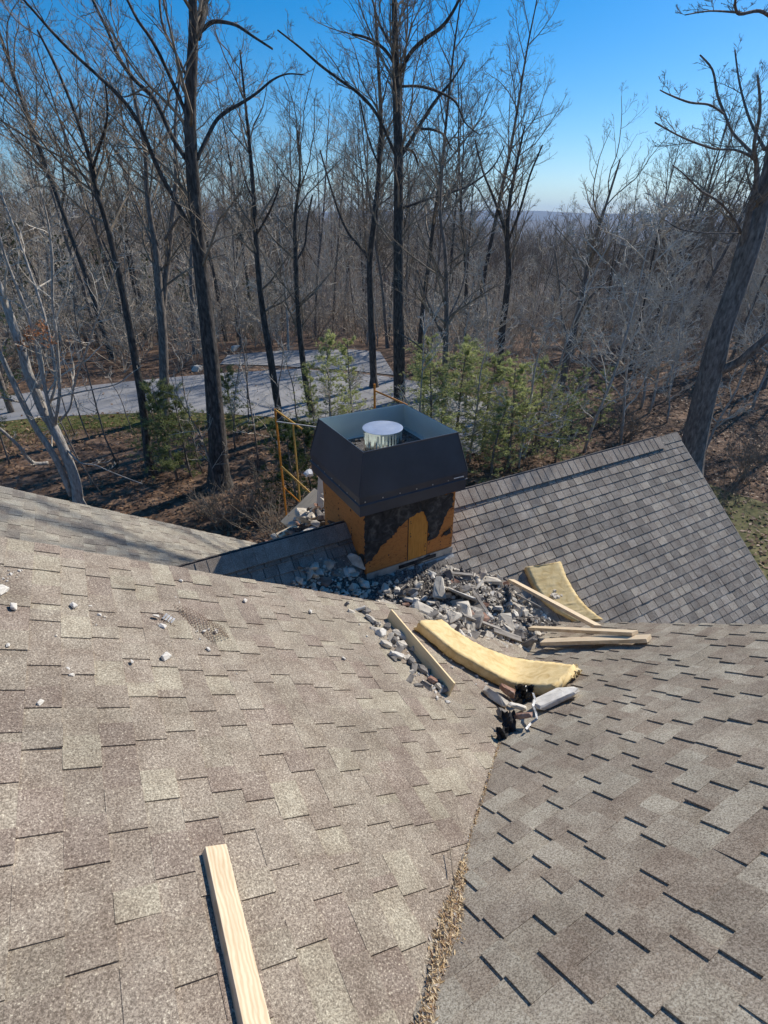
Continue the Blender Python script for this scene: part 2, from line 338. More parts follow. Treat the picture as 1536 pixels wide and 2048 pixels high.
shingle_roof('roof_slope', 'D', -.6, 9.6, 1.7, YR, [], M['sh_grey'], dark, house, 'dark grey shingled slope rising behind the debris to the vented ridge', 4, gap=.011, step=.007)
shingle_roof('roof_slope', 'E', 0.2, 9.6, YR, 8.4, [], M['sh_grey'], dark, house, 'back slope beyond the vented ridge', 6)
def plank(m, a, b, up, w, th, col=None):     # box from a to b, width w, thickness th, up = thickness dir
    a, b, up = [np.array(q, float) for q in (a, b, up)]; d = b-a; L = np.linalg.norm(d); d /= L; up = up-d*(up@d); up /= np.linalg.norm(up); s_ = np.cross(d, up)
    m.box((a+b)/2, d*L/2, s_*w/2, up*th/2, col)
def wall(name, pts, thick, mat, label=None):
    m = MB(); p = [np.array(q, float) for q in pts]; n = np.cross(p[1]-p[0], p[2]-p[1]); n /= np.linalg.norm(n)
    m.prism(p, [q-n*thick for q in p]); o = m.build(name, mat, house)
    if label: o['label'] = label
    return o
wall('gable_wall', [(-3, 3.42, -8.1), (3.1, 3.42, -8.1), (3.1, 3.42, pz('A', 3.1, 0)-.1), (-3, 3.42, pz('A', -3, 0)-.1)][::-1], .12, M['siding'])
wall('gable_wall', [(4.40, -2.4, -8.1), (4.40, 3.8, -8.1), (4.40, 3.8, pz('C', 0, 3.8)-.1), (4.40, -2.4, pz('C', 0, -2.4)-.1)][::-1], .12, M['siding'])
wall('gable_wall', [(9.35, 1.9, -8.1), (9.35, 8.2, -8.1), (9.35, 8.2, pz('E', 0, 8.2)-.12), (9.35, YR, ZR-.12), (9.35, 1.9, pz('D', 0, 1.9)-.12)][::-1], .12, M['siding'])
wall('gable_wall', [(-5.8, 8.1, -8.1), (1.7, 8.1, -8.1), (1.7, 8.1, pz('B', 1.7, 0)-.1), (-5.8, 8.1, pz('B', -5.8, 0)-.1)], .12, M['siding'])
wall('back_wall', [(1.8, 8.12, -8.1), (9.3, 8.12, -8.1), (9.3, 8.12, pz('E', 0, 8.2)-.12), (1.8, 8.12, pz('E', 0, 8.2)-.12)], .12, M['siding'])
wall('eave_wall', [(4.55, 1.85, -8.1), (9.3, 1.85, -8.1), (9.3, 1.85, pz('D', 0, 1.85)-.12), (4.55, 1.85, pz('D', 0, 1.85)-.12)][::-1], .12, M['siding'])
# roof decks under the shingles (thickness at the rakes)
m = MB()
def deck(k, loop, th=.05): 
    top = [np.array([x, y, pz(k, x, y)])-pn(k)*.008 for x, y in loop]; m.prism(top, [p-np.array([0, 0, th]) for p in top])
deck('A', [(-3.2, -2.6), (-2.2, -2.6), (4.2, 3.53), (-3.2, 3.53)]); deck('B', [(-6, 3.5), (1.98, 3.5), (1.98, 7.6), (1.2, 8.32), (-6, 8.32)])
deck('C', [(-2.9, -2.6), (4.53, -2.6), (4.53, 3.9), (4.4, 3.9)]); deck('D', [(-.6, 1.72), (9.58, 1.72), (9.58, YR), (-.6, YR)]); deck('E', [(.2, YR), (9.58, YR), (9.58, 8.38), (.2, 8.38)])
m.build('roof_deck', M['oldwood'], house)
# ridge vent with shingled caps
m = MB(); rg = random.Random(3); vx = -.5
while vx < 8.95:
    for sgn, k in ((-1, 'D'), (1, 'E')):
        n = pn(k); vv = rg.uniform(.88, 1.12); col = tuple(v*vv for v in (.39, .35, .315)); h0 = .040+rg.uniform(0, .004)
        pts = [(vx, YR), (vx+.17, YR), (vx+.17, YR+sgn*.18), (vx, YR+sgn*.18)]
        if sgn < 0: pts = pts[::-1]
        top = [np.array([x, y, pz(k, x, y)])+n*(h0+.006*(1-(x-vx)/.17)) for x, y in pts]
        m.prism(top, [p-n*.012 for p in top], col)
    vx += .14
o = m.build('ridge_vent', M['sh_grey'], house); o['label'] = 'raised shingle capped ridge vent with a dark slot under it'
m = MB()
for sgn, k in ((-1, 'D'), (1, 'E')):
    n = pn(k); pts = [(-.5, YR), (8.98, YR), (8.98, YR+sgn*.15), (-.5, YR+sgn*.15)]
    if sgn < 0: pts = pts[::-1]
    top = [np.array([x, y, pz(k, x, y)])+n*.028 for x, y in pts]; m.prism(top, [p-n*.035 for p in top])
m.build('vent_core', M['black'], house)
m = MB(); vx = 8.98
for q in range(4):
    for sgn, k in ((-1, 'D'), (1, 'E')):
        n = pn(k); vv = rg.uniform(.9, 1.1); col = tuple(v*vv for v in (.38, .35, .315)); pts = [(vx, YR), (vx+.2, YR), (vx+.2, YR+sgn*.13), (vx, YR+sgn*.13)]
        if sgn < 0: pts = pts[::-1]
        top = [np.array([x, y, pz(k, x, y)])+n*(.013+.0025*q) for x, y in pts]; m.prism(top, [p-n*.01 for p in top], col)
    vx += .15
m.build('ridge_cap', M['sh_grey'], house)
for pa_, pb_ in (((9.61, 1.7, pz('D', 0, 1.7)), (9.61, YR, ZR)), ((9.61, YR, ZR), (9.61, 8.4, pz('E', 0, 8.4))), ((-3.2, 3.56, pz('A', -3.2, 0)-.015), (3.0, 3.56, pz('A', 3.0, 0)-.015)), ((-6, 8.36, pz('B', -6, 0)-.015), (2, 8.36, pz('B', 2, 0)-.015)), ((4.56, -2.6, pz('C', 0, -2.6)-.015), (4.56, 3.9, pz('C', 0, 3.9)-.015))):
    m = MB(); plank(m, (pa_[0], pa_[1], pa_[2]-.03), (pb_[0], pb_[1], pb_[2]-.03), (0, 0, 1), .02, .06); m.build('drip_edge', M['oldwood'], house)
# ------------------------------------------------------------------ chimney
CX, CY = 3.138, 5.60; BW = 1.33; FY = 4.92; BX0, BX1, BY1 = 2.475, 3.83, 6.28
m = MB(); ztop = -2.75
def vbox(m, x0, x1, y0, y1, z0, z1): m.box(((x0+x1)/2, (y0+y1)/2, (z0+z1)/2), ((x1-x0)/2, 0, 0), (0, (y1-y0)/2, 0), (0, 0, (z1-z0)/2))
vbox(m, BX0, BX1, FY, BY1, -5.2, ztop)
chim = m.build('chimney', M['ply'], house); chim['label'] = 'square chimney stripped to orange plywood with torn black tar paper under a dark metal shroud'
def fy(px, py, y=FY): d = ray(px, py); t = y/d[1]; return d*t
def fx(px, py, x=BX0): d = ray(px, py); t = x/d[0]; return d*t
Z2 = lambda L, ox=600, oy=1000, s=4.389: [(ox+a/s, oy+b/s) for a, b in L]
m = MB(); zb = pz('D', 0, FY)
for xa, xb, mt in ((3.10, 3.40, 1),): vbox(m, xa, xb, FY-.006, FY-.001, zb+.10, -3.0)
m.build('plywood_strip', M['ply2'], chim)
m = MB()
for pts in ([(3.09, 3.10)],):
    for xa, xb in pts: vbox(m, xa, xb, FY-.0045, FY+.002, zb+.1, -3.0)
vbox(m, 3.40, 3.408, FY-.0045, FY+.002, zb+.1, -3.0)
m.build('panel_seam', M['felt'], chim)
def flat_piece(m, pts2, y, th=.004):          # polygon on the front face, from photo outline
    P = [fy(px, py, y) for px, py in pts2]
    ar = sum(P[i][0]*P[(i+1) % len(P)][2]-P[(i+1) % len(P)][0]*P[i][2] for i in range(len(P)))
    if ar < 0: P.reverse()
    m.prism(P, [p+np.array([0, th, 0]) for p in P])
felt = Z2([(566, 60), (1345, -60), (1335, 60), (1300, 90), (1285, 130), (1265, 150), (1255, 200), (1235, 235), (1222, 290), (1190, 330), (1150, 345), (1118, 358), (1120, 330), (1138, 300), (1120, 285), (1128, 225), (1110, 160), (1090, 125), (1065, 96), (1040, 108), (1010, 130), (980, 145), (930, 175), (895, 215), (860, 245), (830, 300), (790, 335), (740, 380), (705, 405), (680, 455), (655, 480), (632, 525), (600, 535), (572, 560), (562, 300)])
m = MB(); ct = felt
# triangulate the concave outline with bmesh
def ragged(ol, seed, amp=1.6):
    rg = random.Random(seed); o = []
    for a, b in zip(ol, ol[1:]+ol[:1]):
        n = max(1, int(math.hypot(b[0]-a[0], b[1]-a[1])/3.5))
        for k in range(n): t = k/n; j = amp if k else .3; o.append((a[0]+(b[0]-a[0])*t+rg.gauss(0, j)*.6, a[1]+(b[1]-a[1])*t+rg.gauss(0, j)*.6))
    return o
def felt_obj(outlines, y, th, name, mat, parent):
    bm = bmesh.new()
    for ol in outlines:
        ol = ragged(ol, 3)
        P = [fy(px, py, y) for px, py in ol]; vs = [bm.verts.new(p) for p in P]; f = bm.faces.new(vs); f.normal_update()
        if f.normal.y > 0: f.normal_flip()
    r = bmesh.ops.extrude_face_region(bm, geom=bm.faces[:]); vv = [e for e in r['geom'] if isinstance(e, bmesh.types.BMVert)]
    rq = random.Random(9)
    for v_ in vv: v_.co.y -= th+abs(rq.gauss(0, .005)); bmesh.ops.triangulate(bm, faces=bm.faces[:]); bmesh.ops.recalc_face_normals(bm, faces=bm.faces[:])
    me = bpy.data.meshes.new(name); bm.to_mesh(me); bm.free(); me.materials.append(mat); o = bpy.data.objects.new(name, me); COL.objects.link(o); o.parent = parent; return o
feltm = noisy('tar_paper_torn', (.012, .011, .011), (.045, .042, .040), 7, .8, 10, bs=.35, bd=.006, c3=(.13, .12, .11), dist=1.2)
o = felt_obj([felt, Z2([(1238, 322), (1270, 280), (1300, 262), (1322, 238), (1324, 292), (1290, 305)])], FY-.009, .005, 'torn_tar_paper', feltm, chim)
o['label'] = 'ragged black tar paper hanging over the orange plywood'
def felt_side(ol, x, th, name, mat, parent):
    bm = bmesh.new(); P = [fx(px, py, x) for px, py in ol]; vs = [bm.verts.new(p) for p in P]; f = bm.faces.new(vs)
    r = bmesh.ops.extrude_face_region(bm, geom=bm.faces[:]); vv = [e for e in r['geom'] if isinstance(e, bmesh.types.BMVert)]
    bmesh.ops.translate(bm, verts=vv, vec=(-th, 0, 0)); bmesh.ops.triangulate(bm, faces=bm.faces[:]); bmesh.ops.recalc_face_normals(bm, faces=bm.faces[:])
    me = bpy.data.meshes.new(name); bm.to_mesh(me); bm.free(); me.materials.append(mat); o = bpy.data.objects.new(name, me); COL.objects.link(o); o.parent = parent; return o
felt_side(Z2([(572, 560), (560, 480), (535, 470), (500, 500), (480, 480), (420, 300), (400, 250), (370, 230), (330, 215), (300, 190), (250, 175), (240, 190), (290, 235), (300, 255), (350, 300), (385, 370), (440, 470), (490, 560), (560, 660)]), BX0-.004, .005, 'tar_scrap', feltm, chim)
m = MB()
plank(m, (BX0-.01, FY-.012, zb+.045), (BX1+.01, FY-.012, zb+.045), (0, 1, 0), .12, .008); plank(m, (BX0-.02, FY-.03, zb-.02), (BX1+.02, FY-.03, zb-.02), (0, -TD, 1), .1, .004)
o = m.build('flashing', M['flash'], chim)
m = MB(); plank(m, (2.95, FY-.022, zb+.05), (3.55, FY-.022, zb+.055), (0, 1, 0), .05, .01); plank(m, (3.2, FY-.03, zb+.02), (3.45, FY-.03, zb+.085), (0, 1, 0), .04, .012)
m.build('tar_lump', M['felt'], chim)
m = MB(); rq = random.Random(4)                        # nail heads and staples on the sheathing
for k in range(46):
    x_ = rq.choice((2.52, 2.80, 3.06, 3.13, 3.37, 3.44, 3.62, 3.80))+rq.uniform(-.008, .008); z_ = rq.uniform(-4.0, -3.2); m.box((x_, FY-.008, z_), (.006, 0, 0), (0, .002, 0), (0, 0, .006))
    m.box((BX0-.003, rq.choice((4.97, 5.35, 5.75, 6.2))+rq.uniform(-.01, .01), z_), (.003, 0, 0), (0, .006, 0), (0, 0, .006))
m.build('nail_heads', M['felt'], chim)['kind'] = 'stuff'
# shroud: sheet-metal frustum over a skirt, open at the top
def ringpts(wx, wy, z, cx=CX, cy_=CY): return [np.array([cx+a*wx/2, cy_+b*wy/2, z]) for a, b in ((-1, -1), (1, -1), (1, 1), (-1, 1))]
def loft(m, rings):
    for A, B in zip(rings[:-1], rings[1:]):
        for i in range(4): j = (i+1) % 4; m.quad(A[i], A[j], B[j], B[i])
m = MB()
loft(m, [ringpts(1.50, 1.46, -3.105), ringpts(1.565, 1.535, -3.10), ringpts(1.568, 1.54, -2.96), ringpts(1.60, 1.565, -2.955), ringpts(1.60, 1.565, -2.945), ringpts(1.575, 1.54, -2.935), ringpts(1.585, 1.555, -2.84), ringpts(1.575, 1.545, -2.815), ringpts(1.345, 1.335, -2.335), ringpts(1.352, 1.342, -2.322), ringpts(1.352, 1.342, -2.316), ringpts(1.33, 1.32, -2.314)])
sh = m.build('chimney_shroud', M['shroud'], chim); sh['label'] = 'dark blue-grey metal shroud with sloping sides and an open top'
bv = sh.modifiers.new('b', 'BEVEL'); bv.width = .004; bv.segments = 1; bv.limit_method = 'ANGLE'
m = MB()                                                # folded corner seams, rivets, a thin pale strip on the skirt
for a_, b_ in ((-1, -1), (1, -1), (1, 1), (-1, 1)):
    plank(m, (CX+a_*.789, CY+b_*.774, -2.815), (CX+a_*.674, CY+b_*.669, -2.335), (a_, b_, .4), .018, .004)
m.build('corner_seam', M['shroud'], chim)['kind'] = 'stuff'
m = MB()
for k in range(7):
    t = -.72+.24*k; m.box((CX+t, CY-.786, -2.90), (.007, 0, 0), (0, .003, 0), (0, 0, .007)); m.box((CX-.803, CY+t*.96, -2.90), (.003, 0, 0), (0, .007, 0), (0, 0, .007))
m.build('rivets', M['galv'], chim)['kind'] = 'stuff'
m = MB(); plank(m, fy(908, 957, CY-.80), fy(927, 952.5, CY-.80), (0, 1, 0), .012, .003); m.build('mark', M['white'], chim)
m = MB(); loft(m, [ringpts(1.335, 1.325, -2.316), ringpts(1.322, 1.312, -2.317), ringpts(1.322, 1.312, -2.335), ringpts(1.48, 1.46, -2.70)])
A = ringpts(1.48, 1.46, -2.70); m.quad(*A)
o = m.build('shroud_lining', M['shroud_in'], chim); o['label'] = 'pale green-grey inside of the shroud'
m = MB(); fr = random.Random(8)
for k in range(90):
    a = fr.uniform(-.6, .6); b = fr.uniform(-.6, .6); s_ = fr.uniform(.01, .03); m.box((CX+a, CY+b, -2.69+s_*.4), (s_, fr.uniform(-.5, .5)*s_, 0), (fr.uniform(-.5, .5)*s_, -s_*.7, 0), (0, 0, -s_*.5))
vbox(m, CX-.66, CX+.66, CY-.66, CY+.66, -2.72, -2.694)
m.build('cap_debris', M['fines'], chim)
# flue cap: ribbed steel drum with a flat lid
m = MB(); fx0, fy0 = CX-.06, CY-.02; zt = -2.335; nseg = 72; rr_ = .262
def cring(r, z, rib=0): return [np.array([fx0+(r+(rib if k % 2 else 0))*math.cos(2*math.pi*k/nseg), fy0+(r+(rib if k % 2 else 0))*math.sin(2*math.pi*k/nseg), z]) for k in range(nseg)]
def cloft(m, rings):
    for A, B in zip(rings[:-1], rings[1:]):
        for i in range(nseg): j = (i+1) % nseg; m.quad(A[i], A[j], B[j], B[i])
cloft(m, [cring(.245, -2.70, .007), cring(.245, zt-.03, .007), cring(.252, zt-.025), cring(.262, zt-.022), cring(.262, zt)])

cap = m.build('flue_cap', M['steel'], chim); cap['label'] = 'round ribbed stainless steel flue cap inside the shroud'
m = MB(); cloft(m, [cring(.264, zt-.004), cring(.264, zt+.004), cring(.25, zt+.006), cring(.12, zt+.014), cring(.001, zt+.016)]); m.build('flue_lid', M['lid'], chim)
# ------------------------------------------------------------------ rubble
def bed(x, y):
    h = 0
    for cx, cy_, sx, sy, a in ((3.35, 4.25, .55, .40, .36), (4.05, 4.0, .45, .38, .26), (2.45, 4.55, .55, .32, .20), (1.75, 4.85, .40, .22, .12), (4.35, 3.65, .25, .3, .10), (2.95, 3.5, .45, .20, .16), (3.6, 3.35, .4, .22, .12)):
        h = max(h, a*math.exp(-((x-cx)/sx)**2-((y-cy_)/sy)**2)) if False else h+a*math.exp(-((x-cx)/sx)**2-((y-cy_)/sy)**2)
    return h-.03
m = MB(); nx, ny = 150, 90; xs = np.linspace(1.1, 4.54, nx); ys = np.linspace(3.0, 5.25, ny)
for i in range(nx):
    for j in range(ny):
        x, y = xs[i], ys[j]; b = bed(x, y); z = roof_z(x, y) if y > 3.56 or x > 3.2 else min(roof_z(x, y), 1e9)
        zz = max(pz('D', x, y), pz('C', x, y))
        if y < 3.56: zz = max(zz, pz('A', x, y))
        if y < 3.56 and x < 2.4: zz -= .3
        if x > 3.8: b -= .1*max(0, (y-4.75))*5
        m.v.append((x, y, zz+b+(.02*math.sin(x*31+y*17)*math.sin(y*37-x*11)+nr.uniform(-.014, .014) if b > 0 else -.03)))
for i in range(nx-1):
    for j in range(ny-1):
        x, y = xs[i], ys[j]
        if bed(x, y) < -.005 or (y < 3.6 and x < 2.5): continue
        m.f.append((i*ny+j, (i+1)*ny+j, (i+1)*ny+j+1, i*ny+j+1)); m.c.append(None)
mark(m.build('rubble_fines', M['fines']), 'dark crushed mortar and dust under the rubble pile by the chimney', 'rubble', kind='stuff')
def chunk_mesh(name, dims, seed, mat, n=16, rough=.15):
    rg = random.Random(seed); bm = bmesh.new()
    for k in range(n):
        p = [rg.uniform(-1, 1) for _ in range(3)]; q = max(abs(c) for c in p); s_ = rg.uniform(.82, 1)
        bm.verts.new([c/q*s_*d/2*(1+rg.uniform(-rough, rough)) for c, d in zip(p, dims)])
    r = bmesh.ops.convex_hull(bm, input=bm.verts[:])
    bmesh.ops.delete(bm, geom=[v for v in bm.verts if not v.link_faces], context='VERTS')
    bmesh.ops.bevel(bm, geom=bm.edges[:]+bm.verts[:], offset=min(dims)*.06, segments=1, affect='EDGES', clamp_overlap=True)
    bmesh.ops.triangulate(bm, faces=bm.faces[:]); bmesh.ops.subdivide_edges(bm, edges=bm.edges[:], cuts=1, use_grid_fill=True)
    for v in bm.verts: v.co += Vector([rg.uniform(-1, 1)*min(dims)*.035 for _ in range(3)])
    me = bpy.data.meshes.new(name); bm.to_mesh(me); bm.free(); me.materials.append(mat); return me
chs = []
for i in range(16):
    mt = [M['mortar'], M['mortar'], M['mortar_d'], M['pale'], M['brick'] if i == 4 else M['mortar'], M['mortar']][i % 6]
    d = [(.13, .09, .05), (.10, .07, .06), (.17, .07, .05), (.08, .06, .045), (.12, .10, .03), (.07, .06, .05), (.20, .09, .04), (.06, .05, .035)][i % 8]
    chs.append(chunk_mesh('rubble_chunk', d, i+3, mt, 14+i % 5))
def orient(o, n, d, roll=0.):
    n = np.array(n, float); n /= np.linalg.norm(n); d = np.array(d, float); d = d-n*(d@n); d /= np.linalg.norm(d); s_ = np.cross(n, d)
    if roll: n, s_ = n*math.cos(roll)+s_*math.sin(roll), s_*math.cos(roll)-n*math.sin(roll)
    o.rotation_euler = Matrix(((d[0], s_[0], n[0]), (d[1], s_[1], n[1]), (d[2], s_[2], n[2]))).to_euler(); return o
def put(me, p, name='rubble_chunk', scale=1., rot=None, rg=rng):
    o = bpy.data.objects.new(name, me); COL.objects.link(o); o.location = p; o.scale = (scale,)*3
    o.rotation_euler = rot if rot else (rg.uniform(-.7, .7), rg.uniform(-.7, .7), rg.uniform(0, 6.3)); return o
# main pile and the shadowed tail: polygon in the photo, cast on to the bed
def inpoly(x, y, P):
    r = False; n = len(P)
    for i in range(n):
        a, b = P[i], P[(i+1) % n]
        if (a[1] > y) != (b[1] > y) and x < (b[0]-a[0])*(y-a[1])/(b[1]-a[1])+a[0]: r = not r
    return r
pile = [(735, 1170), (800, 1162), (860, 1145), (905, 1132), (950, 1148), (1005, 1152), (1015, 1175), (1060, 1205), (1100, 1235), (1092, 1268), (1092, 1295), (1062, 1312), (1030, 1300), (985, 1286), (930, 1274), (895, 1262), (862, 1250), (800, 1226), (740, 1212), (700, 1196), (660, 1190)]
tail = [(583, 1140), (620, 1130), (660, 1115), (700, 1120), (730, 1160), (740, 1185), (700, 1200), (640, 1190), (590, 1172)]
cnt = 0; used = []
for area, lab, num in ((pile, 'jagged grey mortar chunk in the sunlit rubble pile below the chimney', 212), (tail, 'grey chunk in the shadowed end of the rubble left of the chimney foot', 42)):
    k = 0; tries = 0
    xs_ = [p[0] for p in area]; ys_ = [p[1] for p in area]
    while k < num and tries < 6000:
        tries += 1; px, py = rng.uniform(min(xs_), max(xs_)), rng.uniform(min(ys_), max(ys_))
        if not inpoly(px, py, area): continue
        if any((px-u)**2+((py-v)*1.3)**2 < 62 for u, v in used): continue
        p = march(px, py, bed)
        if p is None or (p[1] < 3.6 and p[0] < 2.35): continue
        used.append((px, py)); me = rng.choice(chs); sc_ = rng.choice((.6, .8, 1., 1.2, 1.5, 2.1))*rng.uniform(.85, 1.1)
        o = put(me, (p[0], p[1], p[2]+.012), scale=sc_, rot=(rng.gauss(0, .38), rng.gauss(.12, .38), rng.uniform(0, 6.3))); c3 = me.materials[0].name
        l2 = lab
        if 'brick' in c3: l2 = lab.replace('jagged grey mortar chunk', 'broken brown brick piece').replace('grey chunk', 'brown brick piece')
        elif 'pale' in c3: l2 = lab.replace('jagged grey mortar', 'pale cream stone').replace('grey chunk', 'pale cream stone')
        elif 'sooty' in c3: l2 = lab.replace('jagged grey mortar chunk', 'dark sooty mortar chunk').replace('grey chunk', 'sooty chunk')
        mark(o, l2, 'rubble', 'rubble chunks below the chimney'); k += 1
m = MB(); rc = random.Random(31)
for k in range(2600):
    px, py = rc.uniform(585, 1105), rc.uniform(1120, 1325)
    if not (inpoly(px, py, pile) or inpoly(px, py, tail)):
        if rc.random() < .93 or py < 1190 or not (860 < px < 1120): continue
    d_ = ray(px, py); p = march(px, py, bed)
    if p is None or (p[1] < 3.6 and p[0] < 2.35): continue
    s_ = rc.choice((.006, .009, .013, .02)); p = p+np.array([0, 0, s_*.5+rc.random()*.03])
    a = rc.uniform(0, 6.3); ux_ = np.array([math.cos(a), math.sin(a), rc.uniform(-.6, .6)])*s_; uy_ = np.array([-math.sin(a), math.cos(a), rc.uniform(-.6, .6)])*s_*rc.uniform(.3, .9)
    m.box(p, ux_, uy_, np.cross(ux_, uy_)/s_*rc.uniform(.3, .8))
mark(m.build('rubble_chips', M['mortar']), 'fine mortar chips strewn over the rubble pile', 'rubble', kind='stuff')
# ------------------------------------------------------------------ big pieces
def slab(px, py, dims, rot, mat, label, name='stone_slab', cat='stone slab', off=.05, seed=1, k=None, depthoff=0, n=22, grp=None):
    p = hit(k, px, py, off) if k else march(px, py, bed)
    me = chunk_mesh(name, dims, seed, mat, n, .05 if k else .08); o = put(me, (p[0], p[1], p[2]+(0 if k else off)), name, 1., rot); mark(o, label, cat, grp); return o
slab(925, 1205, (.44, .27, .05), (-.75, .25, -.75), M['pale'], 'large flat pale mortar slab leaning in the middle of the rubble pile', seed=31, off=.12)
slab(878, 1190, (.30, .20, .07), (.5, -.7, .9), M['mortar'], 'rough grey slab standing on edge left of the large pale slab', seed=32, off=.12)
slab(862, 1215, (.20, .13, .10), (.3, .5, .2), M['mortar_d'], 'dark blocky lump at the front left of the rubble pile', seed=34, off=.05)
slab(905, 1245, (.22, .15, .08), (.1, -.3, .4), M['mortar'], 'wide grey lump just behind the near end of the long yellow batt', seed=35, off=.06)
slab(715, 1135, (.34, .14, .035), (.9, .2, -1.0), M['mortar'], 'flat grey slab leaning on the left foot of the chimney', seed=36, off=.10)
def slab2(k, p1, p2, w_, th, mat, label, name, cat, seed, off, roll=0.):
    a, b = hit(k, *p1, off), hit(k, *p2, off); me = chunk_mesh(name, (np.linalg.norm(b-a), w_, th), seed, mat, 34, .04); o = put(me, (a+b)/2, name, 1., (0, 0, 0)); orient(o, pn(k), b-a, roll); return mark(o, label, cat)
slab2('C', (1066, 1412), (1154, 1376), .17, .06, M['pale'], 'long pale speckled stone on the shingles beside the black felt scrap', 'stone_block', 'stone', 41, .06, -.12)
slab2('A', (966, 1376), (1016, 1412), .075, .07, M['mortar'], 'long grey stone left of the crumpled black felt in the valley', 'stone_block', 'stone', 42, .05, .3)
slab2('A', (1000, 1374), (1030, 1388), .09, .06, M['brick'], 'pinkish brown brick piece tucked under the long yellow batt', 'brick', 'brick', 43, .07)
slab2('A', (1018, 1408), (1056, 1418), .045, .04, M['pale'], 'small pale stone sliver in front of the black felt', 'stone_block', 'stone', 44, .12)
slab2('C', (1030, 1432), (1066, 1430), .07, .04, M['brick'], 'flat pinkish brick piece in front of the stones at the foot of the debris', 'brick', 'brick', 45, .09, .2)
slab2('A', (996, 1424), (1014, 1430), .07, .06, M['mortar_d'], 'dark rounded lump in the valley left of the brick pieces', 'stone_block', 'stone', 46, .05)
for i, (px, py, d, rz, mt, lab) in enumerate([
    (764, 1265, (.115, .08, .055), .2, 'pale', 'pale squared block left of the thin upright plank'),
    (800, 1270, (.16, .07, .05), -.9, 'mortar', 'long rounded stone touching the thin upright plank'),
    (803, 1290, (.10, .07, .05), .1, 'mortar', 'grey squared stone below the long rounded one by the plank'),
    (773, 1288, (.11, .06, .045), -.3, 'mortar', 'flat grey stone below the pale squared block'),
    (793, 1310, (.13, .06, .05), -.45, 'pale', 'oblong pale stone nearest the camera in the left row of rubble'),
    (745, 1240, (.15, .05, .04), -.9, 'mortar', 'narrow grey stone at the upper end of the left row of rubble'),
    (775, 1252, (.07, .06, .05), .5, 'mortar_d', 'small dark stone above the pale squared block'),
    (827, 1297, (.06, .05, .045), .5, 'mortar', 'round grey pebble against the face of the thin plank'),
    (790, 1280, (.09, .05, .05), .8, 'mortar_d', 'dark stone wedged between the squared blocks by the plank'),
    (865, 1360, (.09, .05, .04), -.9, 'brick', 'orange-brown brick sliver leaning on the lower part of the thin plank'),
    (888, 1378, (.08, .06, .06), -.5, 'mortar_d', 'dark stone at the low end of the thin plank'),
    (878, 1372, (.06, .06, .04), .3, 'mortar', 'small grey stone beside the low end of the thin plank'),
    (845, 1338, (.10, .07, .04), -.7, 'mortar_d', 'charred lump halfway along the thin plank'),
    (822, 1322, (.08, .06, .04), .7, 'mortar_d', 'sooty lump under the oblong pale stone'),
    (732, 1222, (.10, .06, .04), .3, 'mortar_d', 'dark stone at the top corner of the left rubble row')]):
    so_ = slab(px, py, d, (.1, .5, rz), M[mt], lab, 'rubble_stone', 'stone', .03, 60+i, 'A', n=30); orient(so_, pn('A')+np.array([rng.uniform(-.15, .15), rng.uniform(-.2, .1), 0]), (math.cos(rz), math.sin(rz), 0))
# crumbs scattered on the tan slope
crs = [chunk_mesh('mortar_crumb', d, 80+i, M[mt], 22, .06) for i, (d, mt) in enumerate([((.05, .035, .025), 'pale'), ((.03, .025, .018), 'pale'), ((.02, .018, .012), 'mortar'), ((.035, .02, .015), 'pale')])]
named = [(2, 1180, 1.6, 0, 'white mortar lump at the left picture edge on the tan slope'), (27, 1213, 1.1, 0, 'white crumb just below the lump at the left edge'), (147, 1210, .95, 0, 'lone white crumb right of the left edge cluster'),
         (331, 1313, 1.35, 0, 'squarish white mortar piece lying below the wire lath'), (264, 1323, .9, 3, 'thin dark-edged flake left of the squarish white piece'), (490, 1201, .9, 0, 'white crumb right of the upper end of the wire lath'),
         (362, 1161, .6, 0, 'small crumb near the upper edge of the tan slope'), (621, 1223, .95, 0, 'white crumb halfway between the wire lath and the rubble row'), (325, 1252, 1.0, 0, 'white chip at the left end of the wire lath'),
         (312, 1232, 1.4, 3, 'yellowish splinter-like chip at the top left of the wire lath'), (432, 1262, .9, 0, 'white chip caught in the right end of the wire lath'), (409, 1262, .7, 0, 'small chip lying under the wire lath'), (417, 1299, .8, 0, 'white crumb below the right end of the wire lath'), (688, 1317, .7, 0, 'small crumb alone in the middle of the tan slope'), (80, 1405, .7, 0, 'small crumb low on the left of the tan slope'), (16, 1290, .9, 3, 'flat crumb near the left edge below the cluster')]
for px, py, s_, k, lab in named:
    p = hit('A', px, py, .012*s_+.006); o = put(crs[k], p, 'mortar_crumb', s_*.9); orient(o, pn('A'), (rng.uniform(-1, 1), rng.uniform(-1, 1), 0)); mark(o, lab, 'crumb')
for i in range(55):
    if i < 16: px, py = rng.gauss(18, 16), rng.gauss(1150, 8)
    elif i < 28: px, py = rng.gauss(192, 12), rng.gauss(1232, 10)
    elif i < 42: px, py = rng.gauss(350, 50), rng.gauss(1262, 24)
    else: px, py = rng.uniform(60, 900), rng.uniform(1150, 1420)
    if py < 1085+.17*px: continue
    p = hit('A', px, py, .006); o = put(crs[rng.choice((1, 2, 2, 3))], p, 'mortar_crumb', rng.uniform(.35, .9)); orient(o, pn('A'), (rng.uniform(-1, 1), rng.uniform(-1, 1), 0)); mark(o, 'tiny pale mortar crumb scattered on the tan slope', 'crumb', 'tiny crumbs scattered on the tan slope')
